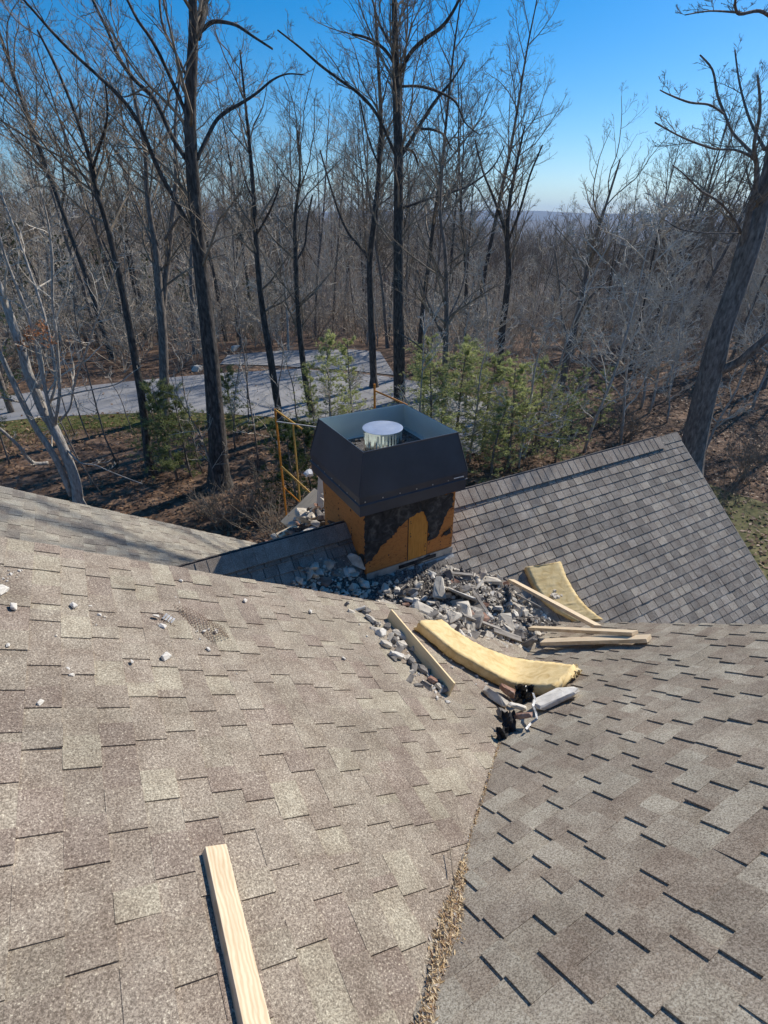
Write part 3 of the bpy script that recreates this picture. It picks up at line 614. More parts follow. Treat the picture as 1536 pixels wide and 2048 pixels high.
for i in range(84):
    t = rng.random()**.8; px = 700+200*t+rng.gauss(0, 12); py = 1212+186*t+rng.gauss(0, 11)
    p = hit('A', px, py, .012); mark(put(rng.choice(crs+chs[2:3]+chs[6:8]), p, 'mortar_crumb', rng.uniform(.4, .9)), 'small mortar crumb along the row of stones by the thin plank', 'crumb', 'crumbs along the thin plank')
for i in range(26):
    px, py = rng.uniform(880, 1020), rng.uniform(1290, 1380)
    py = 1255+(px-850)*.75+rng.gauss(18, 12)
    p = hit('A', px, py, .01); mark(put(crs[rng.choice((1, 2, 3))], p, 'mortar_crumb', rng.uniform(.5, 1.1)), 'small crumb on the shingles between plank and long yellow batt', 'crumb', 'crumbs between the plank and the batt')
# ------------------------------------------------------------------ lumber
def board(name, label, a, b, up, w_, th, mat='lumber', cat='board', grain=True):
    a, b, up = [np.array(q, float) for q in (a, b, up)]; L = np.linalg.norm(b-a); d = (b-a)/L; up = up-d*(up@d); up /= np.linalg.norm(up); s_ = np.cross(up, d)
    m = MB(); m.box((0, 0, 0), (L/2, 0, 0), (0, w_/2, 0), (0, 0, th/2)); me = m.mesh(name, M[mat]); o = bpy.data.objects.new(name, me); COL.objects.link(o)
    c = (a+b)/2; o.matrix_world = Matrix(((d[0], s_[0], up[0], c[0]), (d[1], s_[1], up[1], c[1]), (d[2], s_[2], up[2], c[2]), (0, 0, 0, 1)))
    bv = o.modifiers.new('b', 'BEVEL'); bv.width = .0025; bv.segments = 2; mark(o, label, cat); return o
nA = pn('A'); nC = pn('C'); nD = pn('D')
pa = hit('A', 428, 1697, .024); pb = hit('A', 522, 2110, .024)
board('lumber_board', 'clean pine two-by-four lying on the tan slope at the bottom left', pa, pb+(pb-pa)*.2, nA, .086, .038)
pa = hit('A', 778, 1240, .0)+np.array([0, 0, .055]); pb = hit('A', 902, 1394, .0)+np.array([0, 0, .075])
board('thin_plank', 'thin plank with sunlight painted into its pale colour, standing on its long edge above the row of stones', pa, pb, np.array([-.90, 0, .42]), .135, .019, 'lumber_pale')
P1 = march(1020, 1172, bed)+np.array([0, 0, .10]); P2 = hit('C', 1196, 1254, .11)
board('lumber_board', 'pine board slanting down from the rubble top across the short yellow batt', P1, P2, np.array([.15, -.25, .95]), .10, .04)
P1 = hit('C', 1062, 1256, .16); P2 = hit('C', 1270, 1266, .10)
board('lumber_board', 'middle pine board lying on the lower one with its end above the shingles', P1, P2, np.array([.12, .0, .97]), .10, .035)
P1 = hit('C', 1086, 1284, .09); P2 = hit('C', 1298, 1277, .055)
board('lumber_board', 'lowest pine board with its squared end toward the right', P1, P2, np.array([.1, .12, .98]), .12, .04)
# old sticks in the pile
for i, (a, b, w_, lab) in enumerate([((925, 1240), (1000, 1268), .05, 'weathered grey lath lying at the front of the rubble pile'), ((985, 1268), (1040, 1288), .07, 'split grey board end at the front right of the rubble pile'), ((945, 1190), (985, 1250), .035, 'dark old stick slanting right of the large pale slab'), ((1030, 1196), (1080, 1222), .04, 'short old lath below the slanting pine board'), ((902, 1154), (945, 1158), .04, 'pale old batten end at the top of the rubble pile')]):
    p = march(*a, bed); q = march(*b, bed); off = np.array([0, 0, .07])
    board('old_lath', lab, p+off, q+off, (rng.uniform(-.3, .3), rng.uniform(-.3, .3), 1), w_, .022, 'oldwood', 'lath')
# ------------------------------------------------------------------ fibreglass batts
def batt(label, Lp, Rp, th, seed, name='insulation_batt'):
    n = 60; rg = random.Random(seed); Lp = [np.array(p) for p in Lp]; Rp = [np.array(p) for p in Rp]
    def samp(P, t):
        x = t*(len(P)-1); i = min(int(x), len(P)-2); f_ = x-i
        p0 = P[max(i-1, 0)]; p1 = P[i]; p2 = P[i+1]; p3 = P[min(i+2, len(P)-1)]
        return .5*((2*p1)+(p2-p0)*f_+(2*p0-5*p1+4*p2-p3)*f_**2+(3*p1-p0-3*p2+p3)*f_**3)
    m = MB(); K = 9; H = 3; ring = []
    for i in range(n):
        t = i/(n-1); a = samp(Lp, t); b = samp(Rp, t); dn = np.cross(b-a, samp(Lp, min(1, t+.02))-samp(Lp, max(0, t-.02))); dn /= np.linalg.norm(dn)
        if dn[2] > 0: dn = -dn
        loop = [a+(b-a)*j/K for j in range(K+1)]+[b+dn*th*j/H for j in range(1, H+1)]+[b+(a-b)*j/K+dn*th for j in range(1, K+1)]+[a+dn*th*(1-j/H) for j in range(1, H)]
        nz = .004
        loop = [p+np.array([rg.uniform(-nz, nz), rg.uniform(-nz, nz), rg.uniform(-nz, nz)]) for p in loop]
        if i in (0, n-1): loop = [p+(samp(Lp, .5)-p)*0+np.array([rg.uniform(-1, 1), rg.uniform(-1, 1), rg.uniform(-.5, .5)])*.018 for p in loop]
        ring.append(len(m.v)); m.v += [tuple(p) for p in loop]; c = len(loop)
    for i in range(n-1):
        for j in range(c): j2 = (j+1) % c; m.f.append((ring[i]+j, ring[i]+j2, ring[i+1]+j2, ring[i+1]+j)); m.c.append(None)
    m.f.append(tuple(range(ring[0]+c-1, ring[0]-1, -1))); m.c.append(None); m.f.append(tuple(range(ring[-1], ring[-1]+c))); m.c.append(None)
    o = m.build(name, M['insul'], None, True); mark(o, label, 'insulation'); return o
hA_ = lambda px, py, h: hit('A', px, py, h); hC_ = lambda px, py, h: hit('C', px, py, h)
def onroof(px, py, h):
    a = hit('A', px, py, h); c = hit('C', px, py, h); return a if np.linalg.norm(a) < np.linalg.norm(c) else c
Lp = [onroof(px, py, .11) for px, py in ((838, 1244), (873, 1272), (910, 1302), (945, 1322), (985, 1345), (1020, 1362), (1040, 1369), (1070, 1372), (1108, 1370))]
Rp = [onroof(px, py, .13) for px, py in ((882, 1237), (905, 1256), (935, 1276), (965, 1292), (1000, 1306), (1035, 1316), (1070, 1321), (1105, 1324), (1148, 1330))]
batt('long curved yellow fibreglass batt lying along the valley', Lp, Rp, .085, 4)
Lp = [hit('D', px, py, .09) for px, py in ((1053, 1135), (1064, 1160), (1076, 1182), (1095, 1205), (1120, 1224), (1150, 1240))]
Rp = [hit('D', px, py, .10) for px, py in ((1122, 1123), (1131, 1148), (1143, 1172), (1158, 1195), (1178, 1217), (1206, 1239))]
batt('short broad yellow fibreglass batt lying on the dark grey slope', Lp, Rp, .09, 5)
m = MB(); rg = random.Random(6)                         # crumbled fluff at the torn end
e0 = onroof(1112, 1372, .05); e1 = onroof(1155, 1338, .06)
for k in range(260):
    t = rg.random(); p = e0+(e1-e0)*t+np.array([rg.gauss(0, .014), rg.gauss(0, .014), rg.uniform(-.03, .04)]); s_ = rg.uniform(.005, .014)
    m.box(p, (s_, rg.uniform(-s_, s_), 0), (rg.uniform(-s_, s_), s_, rg.uniform(-s_, s_)), (0, rg.uniform(-s_, s_)*.5, s_*.8))
M['fluff'] = noisy('fibre_fluff', (.70, .54, .26), (.86, .74, .46), 30, 1., 4, bs=0)
mark(m.build('insulation_fluff', M['fluff']), 'crumbly torn yellow fluff at the right end of the long batt', 'insulation', kind='stuff')
p = hit('D', 1109, 1192, .12)
m = MB()
for k in range(26):
    s_ = rg.uniform(.008, .022); q = p+np.array([rg.gauss(0, .035), rg.gauss(0, .03), rg.uniform(0, .03)]); m.box(q, (s_, rg.uniform(-s_, s_)*.6, 0), (-rg.uniform(0, s_)*.5, s_, 0), (0, s_*.2, s_*.5))
mark(m.build('mortar_clump', M['mortar']), 'grey mortar clump resting on the short broad batt', 'mortar clump')
# ------------------------------------------------------------------ crumpled felt, black shadow stand-ins, metal strip at the foot of the debris
def crumple(name, label, c, ax, ay, az, mat, seed, n=12, cat='scrap', amp=.13):
    rg = random.Random(seed); m = MB(); g_ = {}
    c, ax, ay, az = [np.array(q, float) for q in (c, ax, ay, az)]
    for i in range(n):
        for j in range(n):
            u, v = i/(n-1)*2-1, j/(n-1)*2-1; r = 1-.25*rg.random(); h = rg.uniform(-amp, amp)+.5*(1-u*u)+.3*math.sin(u*5+v*3)
            m.v.append(tuple(c+ax*u*r+ay*v*r+az*h))
    for i in range(n-1):
        for j in range(n-1): k = i*n+j; m.f.append((k, k+n, k+n+1, k+1)); m.c.append(None)
    o = m.build(name, mat); s_ = o.modifiers.new('s', 'SOLIDIFY'); s_.thickness = .004; mark(o, label, cat); return o
cc = onroof(1048, 1390, .07); crumple('felt_shade_scrap', 'crumpled glossy black felt bundled in the valley between the stones', cc, Rv*.085, Uv*.10, -Fv*.05+np.array([0, 0, .03]), M['black'], 4)
cc = onroof(1018, 1445, .07); crumple('felt_shade_scrap', 'ragged black sheet painted in for shadow and dark scraps down the valley below the stones', cc, Rv*.06, Uv*.085+hd*.02, -Fv*.04, M['felt'], 9)  # black sheet stands in for shadow and dark scraps in the valley
cc = onroof(1005, 1468, .045); crumple('felt_shade_scrap', 'small black flap painted in for shadow and dark scraps lowest in the valley', cc, Rv*.05, Uv*.06, -Fv*.05, M['felt'], 12)  # dark flap shaped for the valley shadow mixed with dark bits
m = MB(); path = [(1066, 1386), (1070, 1398), (1066, 1412), (1072, 1426), (1074, 1438), (1062, 1446), (1052, 1458)]
pts = [onroof(px, py, .13-.015*i) for i, (px, py) in enumerate(path)]
for a, b in zip(pts[:-1], pts[1:]): plank(m, a, b, -Fv+Uv, .016, .004)
mark(m.build('metal_strip', M['ghost']), 'bent shiny metal strip hanging beside the black felt', 'metal strip')
for i, (px, py, rz) in enumerate([(1000, 1330, .4), (700, 1300, 1.)]): pass
# wire lath
m = MB(); c0 = hit('A', 385, 1250, .0); ux = (hit('A', 435, 1268, 0)-hit('A', 345, 1230, 0)); ux /= np.linalg.norm(ux); vx_ = np.cross(nA, ux); rg = random.Random(5)
def lp(u, v): return c0+ux*u+vx_*v+nA*(.014+.02*math.sin(u*9+v*14)+.012*math.sin(v*31+u*17))
for i in range(22):
    for dd in (1, -1):
        pts = []
        for k in range(12):
            v = -.11+.22*k/11; u = -.24+.48*i/21+dd*v*.6
            if abs(u) < .26*(1-.3*abs(v)/.11): pts.append(lp(u, v)+nA*rg.uniform(-.001, .001))
        if len(pts) > 2: m.tube(pts, [.0016]*len(pts), 3)
mark(m.build('wire_lath', M['wire']), 'curled rusty wire lath lying on the tan slope', 'wire lath')
m = MB()
for k in range(9): 
    a = lp(-.17+.018*k, -.06); m.box(a+nA*.006, ux*.006, vx_*.035, nA*.0015)
mark(m.build('metal_flake', M['ghost']), 'shiny slotted metal strip caught in the wire lath', 'metal strip')
# ------------------------------------------------------------------ leaves in the valley, twig
m = MB(); rg = random.Random(21)
def vline(y): return np.array([(-(HA-HC)+TC*y)/TA, y, 0])
prof = [(.42, .040), (.52, .033), (.60, .019), (.66, .034), (.72, .052), (.80, .048), (.88, .024), (.95, .022), (1.05, .009), (1.25, .006), (1.5, .005), (1.8, .004)]
for k in range(7500):
    y = rg.uniform(.42, 1.0) if k < 6900 else rg.uniform(.95, 1.8)
    wv = np.interp(y, [a for a, b in prof], [b for a, b in prof]); off = rg.gauss(0, wv*.42)
    x = vline(y)[0]+max(0, .085*(1.15-y)/.73); n = np.array([-.8, .6, 0]); px_, py_ = x+off*.75, y-off*.62; z = max(pz('A', px_, py_), pz('C', px_, py_))+abs(rg.gauss(0, .008))+.006+max(0, wv*.25-abs(off)*.4)
    L = rg.uniform(.006, .016); W = L*rg.uniform(.16, .4); a = rg.gauss(.55, .8); d = np.array([math.cos(a+.9), math.sin(a+.9), rg.gauss(-.2, .35)])*L; e = np.array([-math.sin(a+.9), math.cos(a+.9), rg.gauss(0, .6)])*W; p = np.array([px_, py_, z]); u = np.array([0, 0, L*.15])
    m.quad(p-d, p-e*.9+u, p+d, p+e*.9+u)
mark(m.build('dry_leaves', M['strawleaf']), 'straw coloured dry leaves packed along the roof valley', 'leaf litter', kind='stuff')
m = MB(); P = [hit('A', px, py, h) for px, py, h in ((899, 1692, .05), (903, 1720, .045), (905, 1745, .04), (912, 1775, .03), (916, 1800, .02))]
m.tube(P, [.0025, .003, .0032, .003, .0025], 5); m.tube([P[1], P[1]+np.array([-.02, .02, .015])], [.002, .001], 4)
mark(m.build('twig', M['twig']), 'thin brown twig stuck in the dry leaves of the valley', 'twig')
for i in range(14):
    y = rg.uniform(1.1, 1.7); p = vline(y); p[2] = pz('A', p[0], y)+.008
    mark(put(crs[rg.choice((1, 2))], p+np.array([rg.gauss(0, .008), rg.gauss(0, .008), 0]), 'mortar_crumb', rg.uniform(.5, .9)), 'small pale crumb in the valley line above the dry leaves', 'crumb', 'crumbs in the valley line')
# ------------------------------------------------------------------ scaffold behind the chimney
def rod(name, a, b, r, mat, parent): m = MB(); m.tube([a, b], [r, r], 8); return m.build(name, mat, parent)
sc1 = empty('scaffold_frame', (2.75, 9.0, -8)); mark(sc1, 'orange and yellow painted scaffold frame standing left of the chimney', 'scaffold')
def vert(px, py, depth, zbot):
    p = at(px, py, depth); return p, np.array([p[0], p[1], zbot])
a, b = vert(550, 818, 9.55, -8); rod('post', a, b, .021, M['orange'], sc1)
a2, b2 = vert(586, 848, 10.1, -8); rod('post', a2, b2, .020, M['yellow'], sc1)
rod('top_brace', at(551, 820, 9.5), at(604, 858, 10.3), .019, M['yellow'], sc1)
rod('cross_brace', at(563, 933, 9.85), at(627, 992, 10.3), .019, M['yellow'], sc1)
rod('cross_brace', at(567, 974, 9.9), at(598, 1003, 10.4), .014, M['orange'], sc1)
rod('guard_rail', at(553, 843, 9.6), at(640, 855, 9.9), .011, M['galv'], sc1)
sc2 = empty('scaffold_frame', (4.6, 9.2, -8)); mark(sc2, 'rust orange scaffold post and brace showing above the chimney shroud', 'scaffold')
a, b = vert(749, 768, 9.9, -8); rod('post', a, b, .024, M['orange'], sc2); rod('cross_brace', at(749, 781, 9.9), at(815, 810, 10.0), .018, M['orange'], sc2)
rod('cross_brace', at(749, 781, 9.9), at(640, 800, 11), .012, M['orange'], sc2) if False else None
# white corner piece, leaning plywood offcuts and rubble behind the ridge
o = board('white_trim_board', 'pinkish white trim board standing against the back left corner of the chimney', at(644, 955, 8.3), at(640, 1012, 8.6), -Fv, .12, .02, 'white')
cc = at(617, 946, 8.3); slab_o = put(chunk_mesh('white_cap', (.16, .13, .09), 3, M['white'], 22, .05), cc, 'white_cap', 1., (.3, .2, .4)); mark(slab_o, 'small white rounded cap beside the left edge of the shroud', 'cap')
board('plywood_offcut', 'tan plywood offcut sloping up behind the ridge left of the chimney', at(572, 1052, 8.6), at(640, 985, 8.9), -Fv+Uv*.5, .26, .02, 'lumber', 'plywood offcut')
board('plywood_offcut', 'lower tan offcut lying at the rubble edge behind the ridge', at(556, 1072, 8.2), at(606, 1048, 8.4), -Fv*.5+Uv, .16, .03, 'lumber', 'plywood offcut')
slab_o = put(chunk_mesh('stone_slab', (.42, .24, .16), 91, M['mortar'], 24, .1), at(612, 1032, 8.1), 'stone_slab', 1., (.4, .5, .3)); mark(slab_o, 'large grey slab behind the ridge left of the chimney', 'stone slab')
slab_o = put(chunk_mesh('stone_slab', (.34, .14, .06), 92, M['pale'], 24, .1), at(612, 1066, 7.9), 'stone_slab', 1., (.1, -.2, .3)); mark(slab_o, 'long pale slab lying just behind the shaded ridge', 'stone slab')
for i in range(36):
    px, py = rng.uniform(536, 650), 0; t = (px-536)/114; py = 1092-52*t+rng.uniform(-46*t-8, 6)
    o = put(rng.choice(chs), at(px, py, rng.uniform(7.95, 8.3)), scale=rng.uniform(.6, 1.2)); mark(o, 'rubble chunk heaped behind the shaded ridge left of the chimney', 'rubble', 'rubble heaped behind the ridge')
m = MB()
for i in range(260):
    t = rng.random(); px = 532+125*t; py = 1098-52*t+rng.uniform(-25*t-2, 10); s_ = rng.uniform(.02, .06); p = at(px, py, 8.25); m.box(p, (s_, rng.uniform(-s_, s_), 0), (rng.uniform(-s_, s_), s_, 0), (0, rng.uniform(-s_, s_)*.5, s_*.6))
mark(m.build('rubble_fines', M['fines']), 'dark crushed rubble bed behind the shaded ridge', 'rubble', kind='stuff')
# ------------------------------------------------------------------ trees
def norm(v): return v/(math.sqrt(v@v)+1e-9)
def wander(p, d, L, r0, r1, n, rg, wob, trop):
    pts = [p]; rad = [r0]; st = L/n
    for i in range(1, n+1):
        d = norm(d+np.array([rg.gauss(0, wob), rg.gauss(0, wob), rg.gauss(0, wob*.7)+trop])); p = p+d*st; pts.append(p); rad.append(r0+(r1-r0)*i/n)
    return pts, rad
def along(pts, t):
    x = t*(len(pts)-1); i = min(int(x), len(pts)-2); f_ = x-i; return pts[i]+(pts[i+1]-pts[i])*f_, norm(pts[i+1]-pts[i]), i, f_
def offshoot(d, ang, rg, up=.25):
    a = rg.uniform(0, 6.283); q = np.array([math.cos(a), math.sin(a), up]); q = q-d*(q@d); return norm(d*math.cos(ang)+norm(q)*math.sin(ang))
def spray(mb, pts, rad, L, lev, rg, cfg, t0=.15, num=None):
    """side branches along a limb; lev counts down"""
    if lev <= 0: return
    n = num if num is not None else cfg['n'][lev]
    for k in range(n):
        t = t0+(1-t0)*((k+rg.random())/n); p, d, i, f_ = along(pts, min(t, .999)); r = (rad[i]*(1-f_)+rad[i+1]*f_)
        l2 = L*cfg['ratio']*(1.15-.75*t)*rg.uniform(.6, 1.25); r2 = max(cfg['rmin'], min(r*.62, l2*.016)); d2 = offshoot(d, rg.uniform(.45, 1.0), rg)
        ns = 4 if lev >= 2 else 3; tip = max(cfg['rmin']*.7, r2*.35)
        q, rd = wander(p, d2, l2, r2, tip, ns if lev < 3 else 6, rg, cfg['wob'], cfg['trop'])
        mb.tube(q, rd, 3 if r2 < .02 else 5, False); spray(mb, q, rd, l2, lev-1, rg, cfg)
def proto_tree(seed, H, r0, kind):
    rg = random.Random(seed); tm = MB(); cm = MB()
    lean = rg.gauss(0, .04)
    d = norm(np.array([lean, rg.gauss(0, .04), 1.])); pts, rad = wander(np.zeros(3), d, H, r0, r0*.12, 14, rg, .035, .02)
    pts = [np.array([0., 0, -.3])]+pts; rad = [r0*1.5]+rad; rad[1] = r0*1.25
    tm.tube(pts, rad, 8)
    if kind == 'fork':
        p, d_, i, f_ = along(pts, .45); q, rd = wander(p, offshoot(d_, .35, rg), H*.5, rad[i]*.7, .02, 9, rg, .05, .06); tm.tube(q, rd, 7); spray(cm, q, rd, H*.5, 3, rg, CFG, .15, 9)
    n1 = {'tall': 15, 'fork': 13, 'low': 20, 'thin': 12}[kind]; lo = {'tall': .42, 'fork': .35, 'low': .18, 'thin': .4}[kind]
    for k in range(n1):
        t = lo+(.97-lo)*(k+rg.random())/n1; p, d_, i, f_ = along(pts, t); r = rad[i]; l1 = H*rg.uniform(.20, .36)*(1.25-.8*t)
        q, rd = wander(p, offshoot(d_, rg.uniform(.5, 1.05), rg), l1, min(r*.55, l1*.014), .010, 7, rg, .12, .07)
        cm.tube(q, rd, 5, False); spray(cm, q, rd, l1, 3, rg, CFG, .12)
    return tm, cm
CFG = dict(n={3: 8, 2: 6, 1: 4}, ratio=.52, rmin=.006, wob=.17, trop=.07)
CFGT = dict(n={3: 8, 2: 6, 1: 5}, ratio=.5, rmin=.0045, wob=.2, trop=.05)
def tree_obj(tm, cm, label, cat, group, loc=(0, 0, 0), bark='bark_mid', twig='twig', name='tree'):
    e = empty(name, (0, 0, 0)); mark(e, label, cat, group); a = tm.build('trunk', M[bark], e, True); b = cm.build('crown', M[twig], e); e.location = loc; return e
protos = []
for i, (H, r0, kd, bk, tw) in enumerate([(19, .17, 'tall', 'bark_mid', 'twig'), (17, .14, 'fork', 'bark_dark', 'twig'), (21, .20, 'tall', 'bark_dark', 'twig'), (15, .11, 'thin', 'bark_mid', 'twig_pale'), (18, .15, 'fork', 'bark_mid', 'twig'), (13, .09, 'low', 'bark_pale', 'twig_pale'), (16, .13, 'low', 'bark_mid', 'twig_pale')]):
    tm, cm = proto_tree(100+i, H, r0, kd); protos.append((tm.mesh('trunk', M[bk], True), cm.mesh('crown', M[tw]), H, kd, bk))
def place_tree(i, loc, s, rz, label, cat, group, name='tree'):
    tme, cme, H, kd, bk = protos[i]; e = empty(name, loc); e.rotation_euler = (0, 0, rz); e.scale = (s, s, s); mark(e, label, cat, group)
    for nm, me in (('trunk', tme), ('crown', cme)): o = bpy.data.objects.new(nm, me); COL.objects.link(o); o.parent = e
    return e
def cu(px, py): return np.array([px, py])
def traced(label, s, trunk, limbs, bark, twig, seed, cat='tree', n1=None, cfg=CFGT, extra=8, name='tree', flare=True, dlim=2.2, l1=3.2):
    """a tree whose main stems follow the photographed ones, on the upright plane s metres ahead; each limb drifts off that plane"""
    rg = random.Random(seed); tm = MB(); cm = MB(); W = []
    def conv(path, s0, ds):
        P, Rr = [], []
        for i, (px, py, wp) in enumerate(path):
            t = i/(len(path)-1); p = vat(px, py, s0+ds*t); P.append(p); Rr.append(max(.006, wp/2*(p@Fv)/FPX))
        Q, S = [], []
        for i in range(len(P)-1):                        # smooth in-between points
            p0, p1, p2, p3 = P[max(i-1, 0)], P[i], P[i+1], P[min(i+2, len(P)-1)]
            for k in range(4):
                f_ = k/4; Q.append(.5*((2*p1)+(p2-p0)*f_+(2*p0-5*p1+4*p2-p3)*f_**2+(3*p1-p0-3*p2+p3)*f_**3)); S.append(Rr[i]*(1-f_)+Rr[i+1]*f_)
        return Q+[P[-1]], S+[Rr[-1]]
    P, Rr = conv(trunk, s, 0)
    b = P[0]; gb = gz(b[0], b[1])
    if b[2] > gb+.1 and flare is not None: P = [np.array([b[0]+.1, b[1], gb-.2])]+P; Rr = [Rr[0]*1.15]+Rr
    if flare: P = [P[0]-np.array([0, 0, .35])]+P; Rr = [Rr[0]*2.0]+[Rr[0]*1.45]+Rr[1:]
    tm.tube(P, Rr, 12)
    base = P[0]
    for li, (path, ds) in enumerate(limbs):
        Q, S = conv(path, s+(0 if ds is not None else 0), ds); tm.tube(Q, S, 7 if S[0] > .05 else 5)
        L = sum(np.linalg.norm(Q[i+1]-Q[i]) for i in range(len(Q)-1)); spray(cm, Q, S, L*.62, 3, rg, cfg, .12, max(5, int(L*1.6)))
    for k in range(extra):                               # free limbs
        t = rg.uniform(.35, .98); p, d_, i, f_ = along(P, t); ll = l1*rg.uniform(.6, 1.3); q, rd = wander(p, offshoot(d_, rg.uniform(.5, 1.1), rg), ll, min(Rr[i]*.5, .045), .01, 7, rg, .15, .05)
        cm.tube(q, rd, 5, False); spray(cm, q, rd, ll, 3, rg, cfg, .1)
    e = empty(name, (0, 0, 0)); mark(e, label, cat); tm.build('trunk', M[bark], e, True); cm.build('crown', M[twig], e)
    return e
def G(px, py): p = groundhit(px, py); return p@hd
# T1 big oak left of the chimney
traced('big straight dark-barked oak standing left of the chimney with a flared foot', G(440, 975),
       [(440, 978, 62), (438, 955, 46), (437, 925, 40), (436, 890, 37), (430, 820, 34), (422, 720, 31), (413, 640, 29), (402, 540, 27), (394, 450, 26), (386, 360, 26), (381, 270, 24), (381, 190, 23), (385, 110, 21), (387, 40, 18), (380, -60, 14)],
       [([(378, 452, 9), (350, 400, 9), (322, 350, 9), (300, 300, 8), (282, 255, 8), (250, 205, 8), (205, 160, 7), (150, 110, 6), (110, 70, 6), (70, 25, 5), (30, -20, 4)], -2.2),
        ([(372, 318, 9), (345, 275, 9), (318, 215, 9), (300, 188, 9), (265, 155, 8), (235, 110, 7), (215, 60, 6), (190, 10, 6), (170, -40, 5)], 1.5),
        ([(370, 222, 8), (345, 165, 8), (322, 115, 7), (300, 75, 7), (275, 40, 6), (250, -10, 5)], -1.),
        ([(372, 150, 6), (348, 100, 6), (325, 50, 5), (318, -10, 4)], 1.5),
        ([(394, 318, 8), (412, 280, 8), (432, 242, 7), (455, 222, 7), (485, 205, 6), (515, 185, 5), (545, 160, 4), (575, 148, 3), (610, 150, 2)], 1.8),
        ([(395, 75, 14), (405, 40, 12), (412, 0, 11), (420, -50, 8)], 1),
        ([(402, 62, 8), (422, 45, 8), (445, 44, 7), (475, 52, 6), (505, 72, 5), (545, 98, 4)], -1.5)],
       'bark_dark', 'twig', 1, extra=7)
# T2 centre
traced('tall straight dark tree rising behind the chimney at the centre', G(797, 805),
       [(799, 800, 24), (798, 700, 23), (797, 600, 21), (797, 500, 20), (797, 400, 19), (797, 300, 18), (794, 220, 17), (792, 140, 15), (790, 60, 13), (787, -40, 10)],
       [([(790, 308, 6), (770, 262, 6), (748, 220, 6), (715, 185, 6), (680, 160, 5), (640, 130, 5), (600, 95, 4), (555, 60, 3)], -2.5),
        ([(803, 310, 8), (822, 280, 8), (840, 250, 7), (862, 215, 7), (880, 190, 6), (905, 160, 4), (930, 120, 3)], 2.),
        ([(801, 142, 8), (822, 105, 8), (850, 78, 8), (882, 55, 7), (905, 25, 6), (925, -15, 5)], -2),
        ([(804, 173, 5), (840, 173, 5), (880, 185, 5), (912, 205, 4), (930, 245, 3), (960, 270, 2)], 2),
        ([(841, 258, 5), (868, 260, 5), (890, 272, 4), (903, 300, 3)], 1), ([(806, 297, 6), (826, 304, 5), (837, 330, 4)], 1),
        ([(806, 416, 6), (850, 400, 5), (900, 385, 5), (940, 370, 4), (985, 335, 3), (1010, 290, 2)], 3),
        ([(790, 130, 6), (770, 100, 6), (740, 78, 5), (705, 68, 4)], -1.5), ([(788, 100, 6), (760, 50, 5), (745, 0, 4)], 2)],
       'bark_dark', 'twig', 2, extra=16, l1=4.2)
traced('slim dark tree just left of the central tall one', G(748, 775), [(748, 772, 14), (744, 680, 14), (741, 600, 13), (740, 520, 12), (750, 430, 11), (758, 340, 9), (762, 240, 8), (756, 120, 6), (750, 10, 4)],
       [([(740, 520, 8), (722, 495, 7), (700, 470, 6), (680, 430, 5), (660, 370, 4), (640, 300, 3)], 2), ([(757, 330, 4), (735, 270, 4), (720, 200, 3)], -1)], 'bark_dark', 'twig', 3, extra=14, l1=3.5)
traced('leaning dark tree with its foot left of the little pines', G(300, 950), [(300, 946, 18), (293, 880, 16), (284, 800, 15), (270, 720, 14), (256, 640, 13), (240, 560, 12), (224, 490, 11), (208, 430, 10), (192, 380, 10), (184, 335, 9), (165, 270, 7), (140, 200, 6), (110, 130, 5), (75, 60, 4)],
       [([(205, 420, 5), (180, 375, 5), (150, 320, 4), (120, 240, 3)], 2), ([(186, 335, 6), (200, 290, 5), (215, 230, 4), (210, 160, 3)], -2), ([(262, 655, 6), (246, 590, 6), (232, 540, 5), (205, 480, 4)], 1.5)], 'bark_dark', 'twig', 4, extra=12)
traced('twin stemmed grey tree right of the leaning dark one', G(322, 835), [(330, 832, 20), (328, 740, 18), (325, 660, 17), (318, 580, 15), (312, 500, 12), (300, 430, 10), (293, 370, 9), (290, 300, 8), (270, 200, 6), (250, 100, 4)],
       [([(323, 640, 13), (330, 570, 12), (338, 500, 11), (345, 430, 10), (352, 350, 8), (350, 250, 6), (360, 150, 4)], 1.5), ([(330, 480, 7), (350, 445, 5), (362, 430, 4)], -1), ([(312, 500, 6), (285, 440, 5), (262, 380, 4), (235, 300, 3)], 2)], 'bark_mid', 'twig', 5, extra=14)
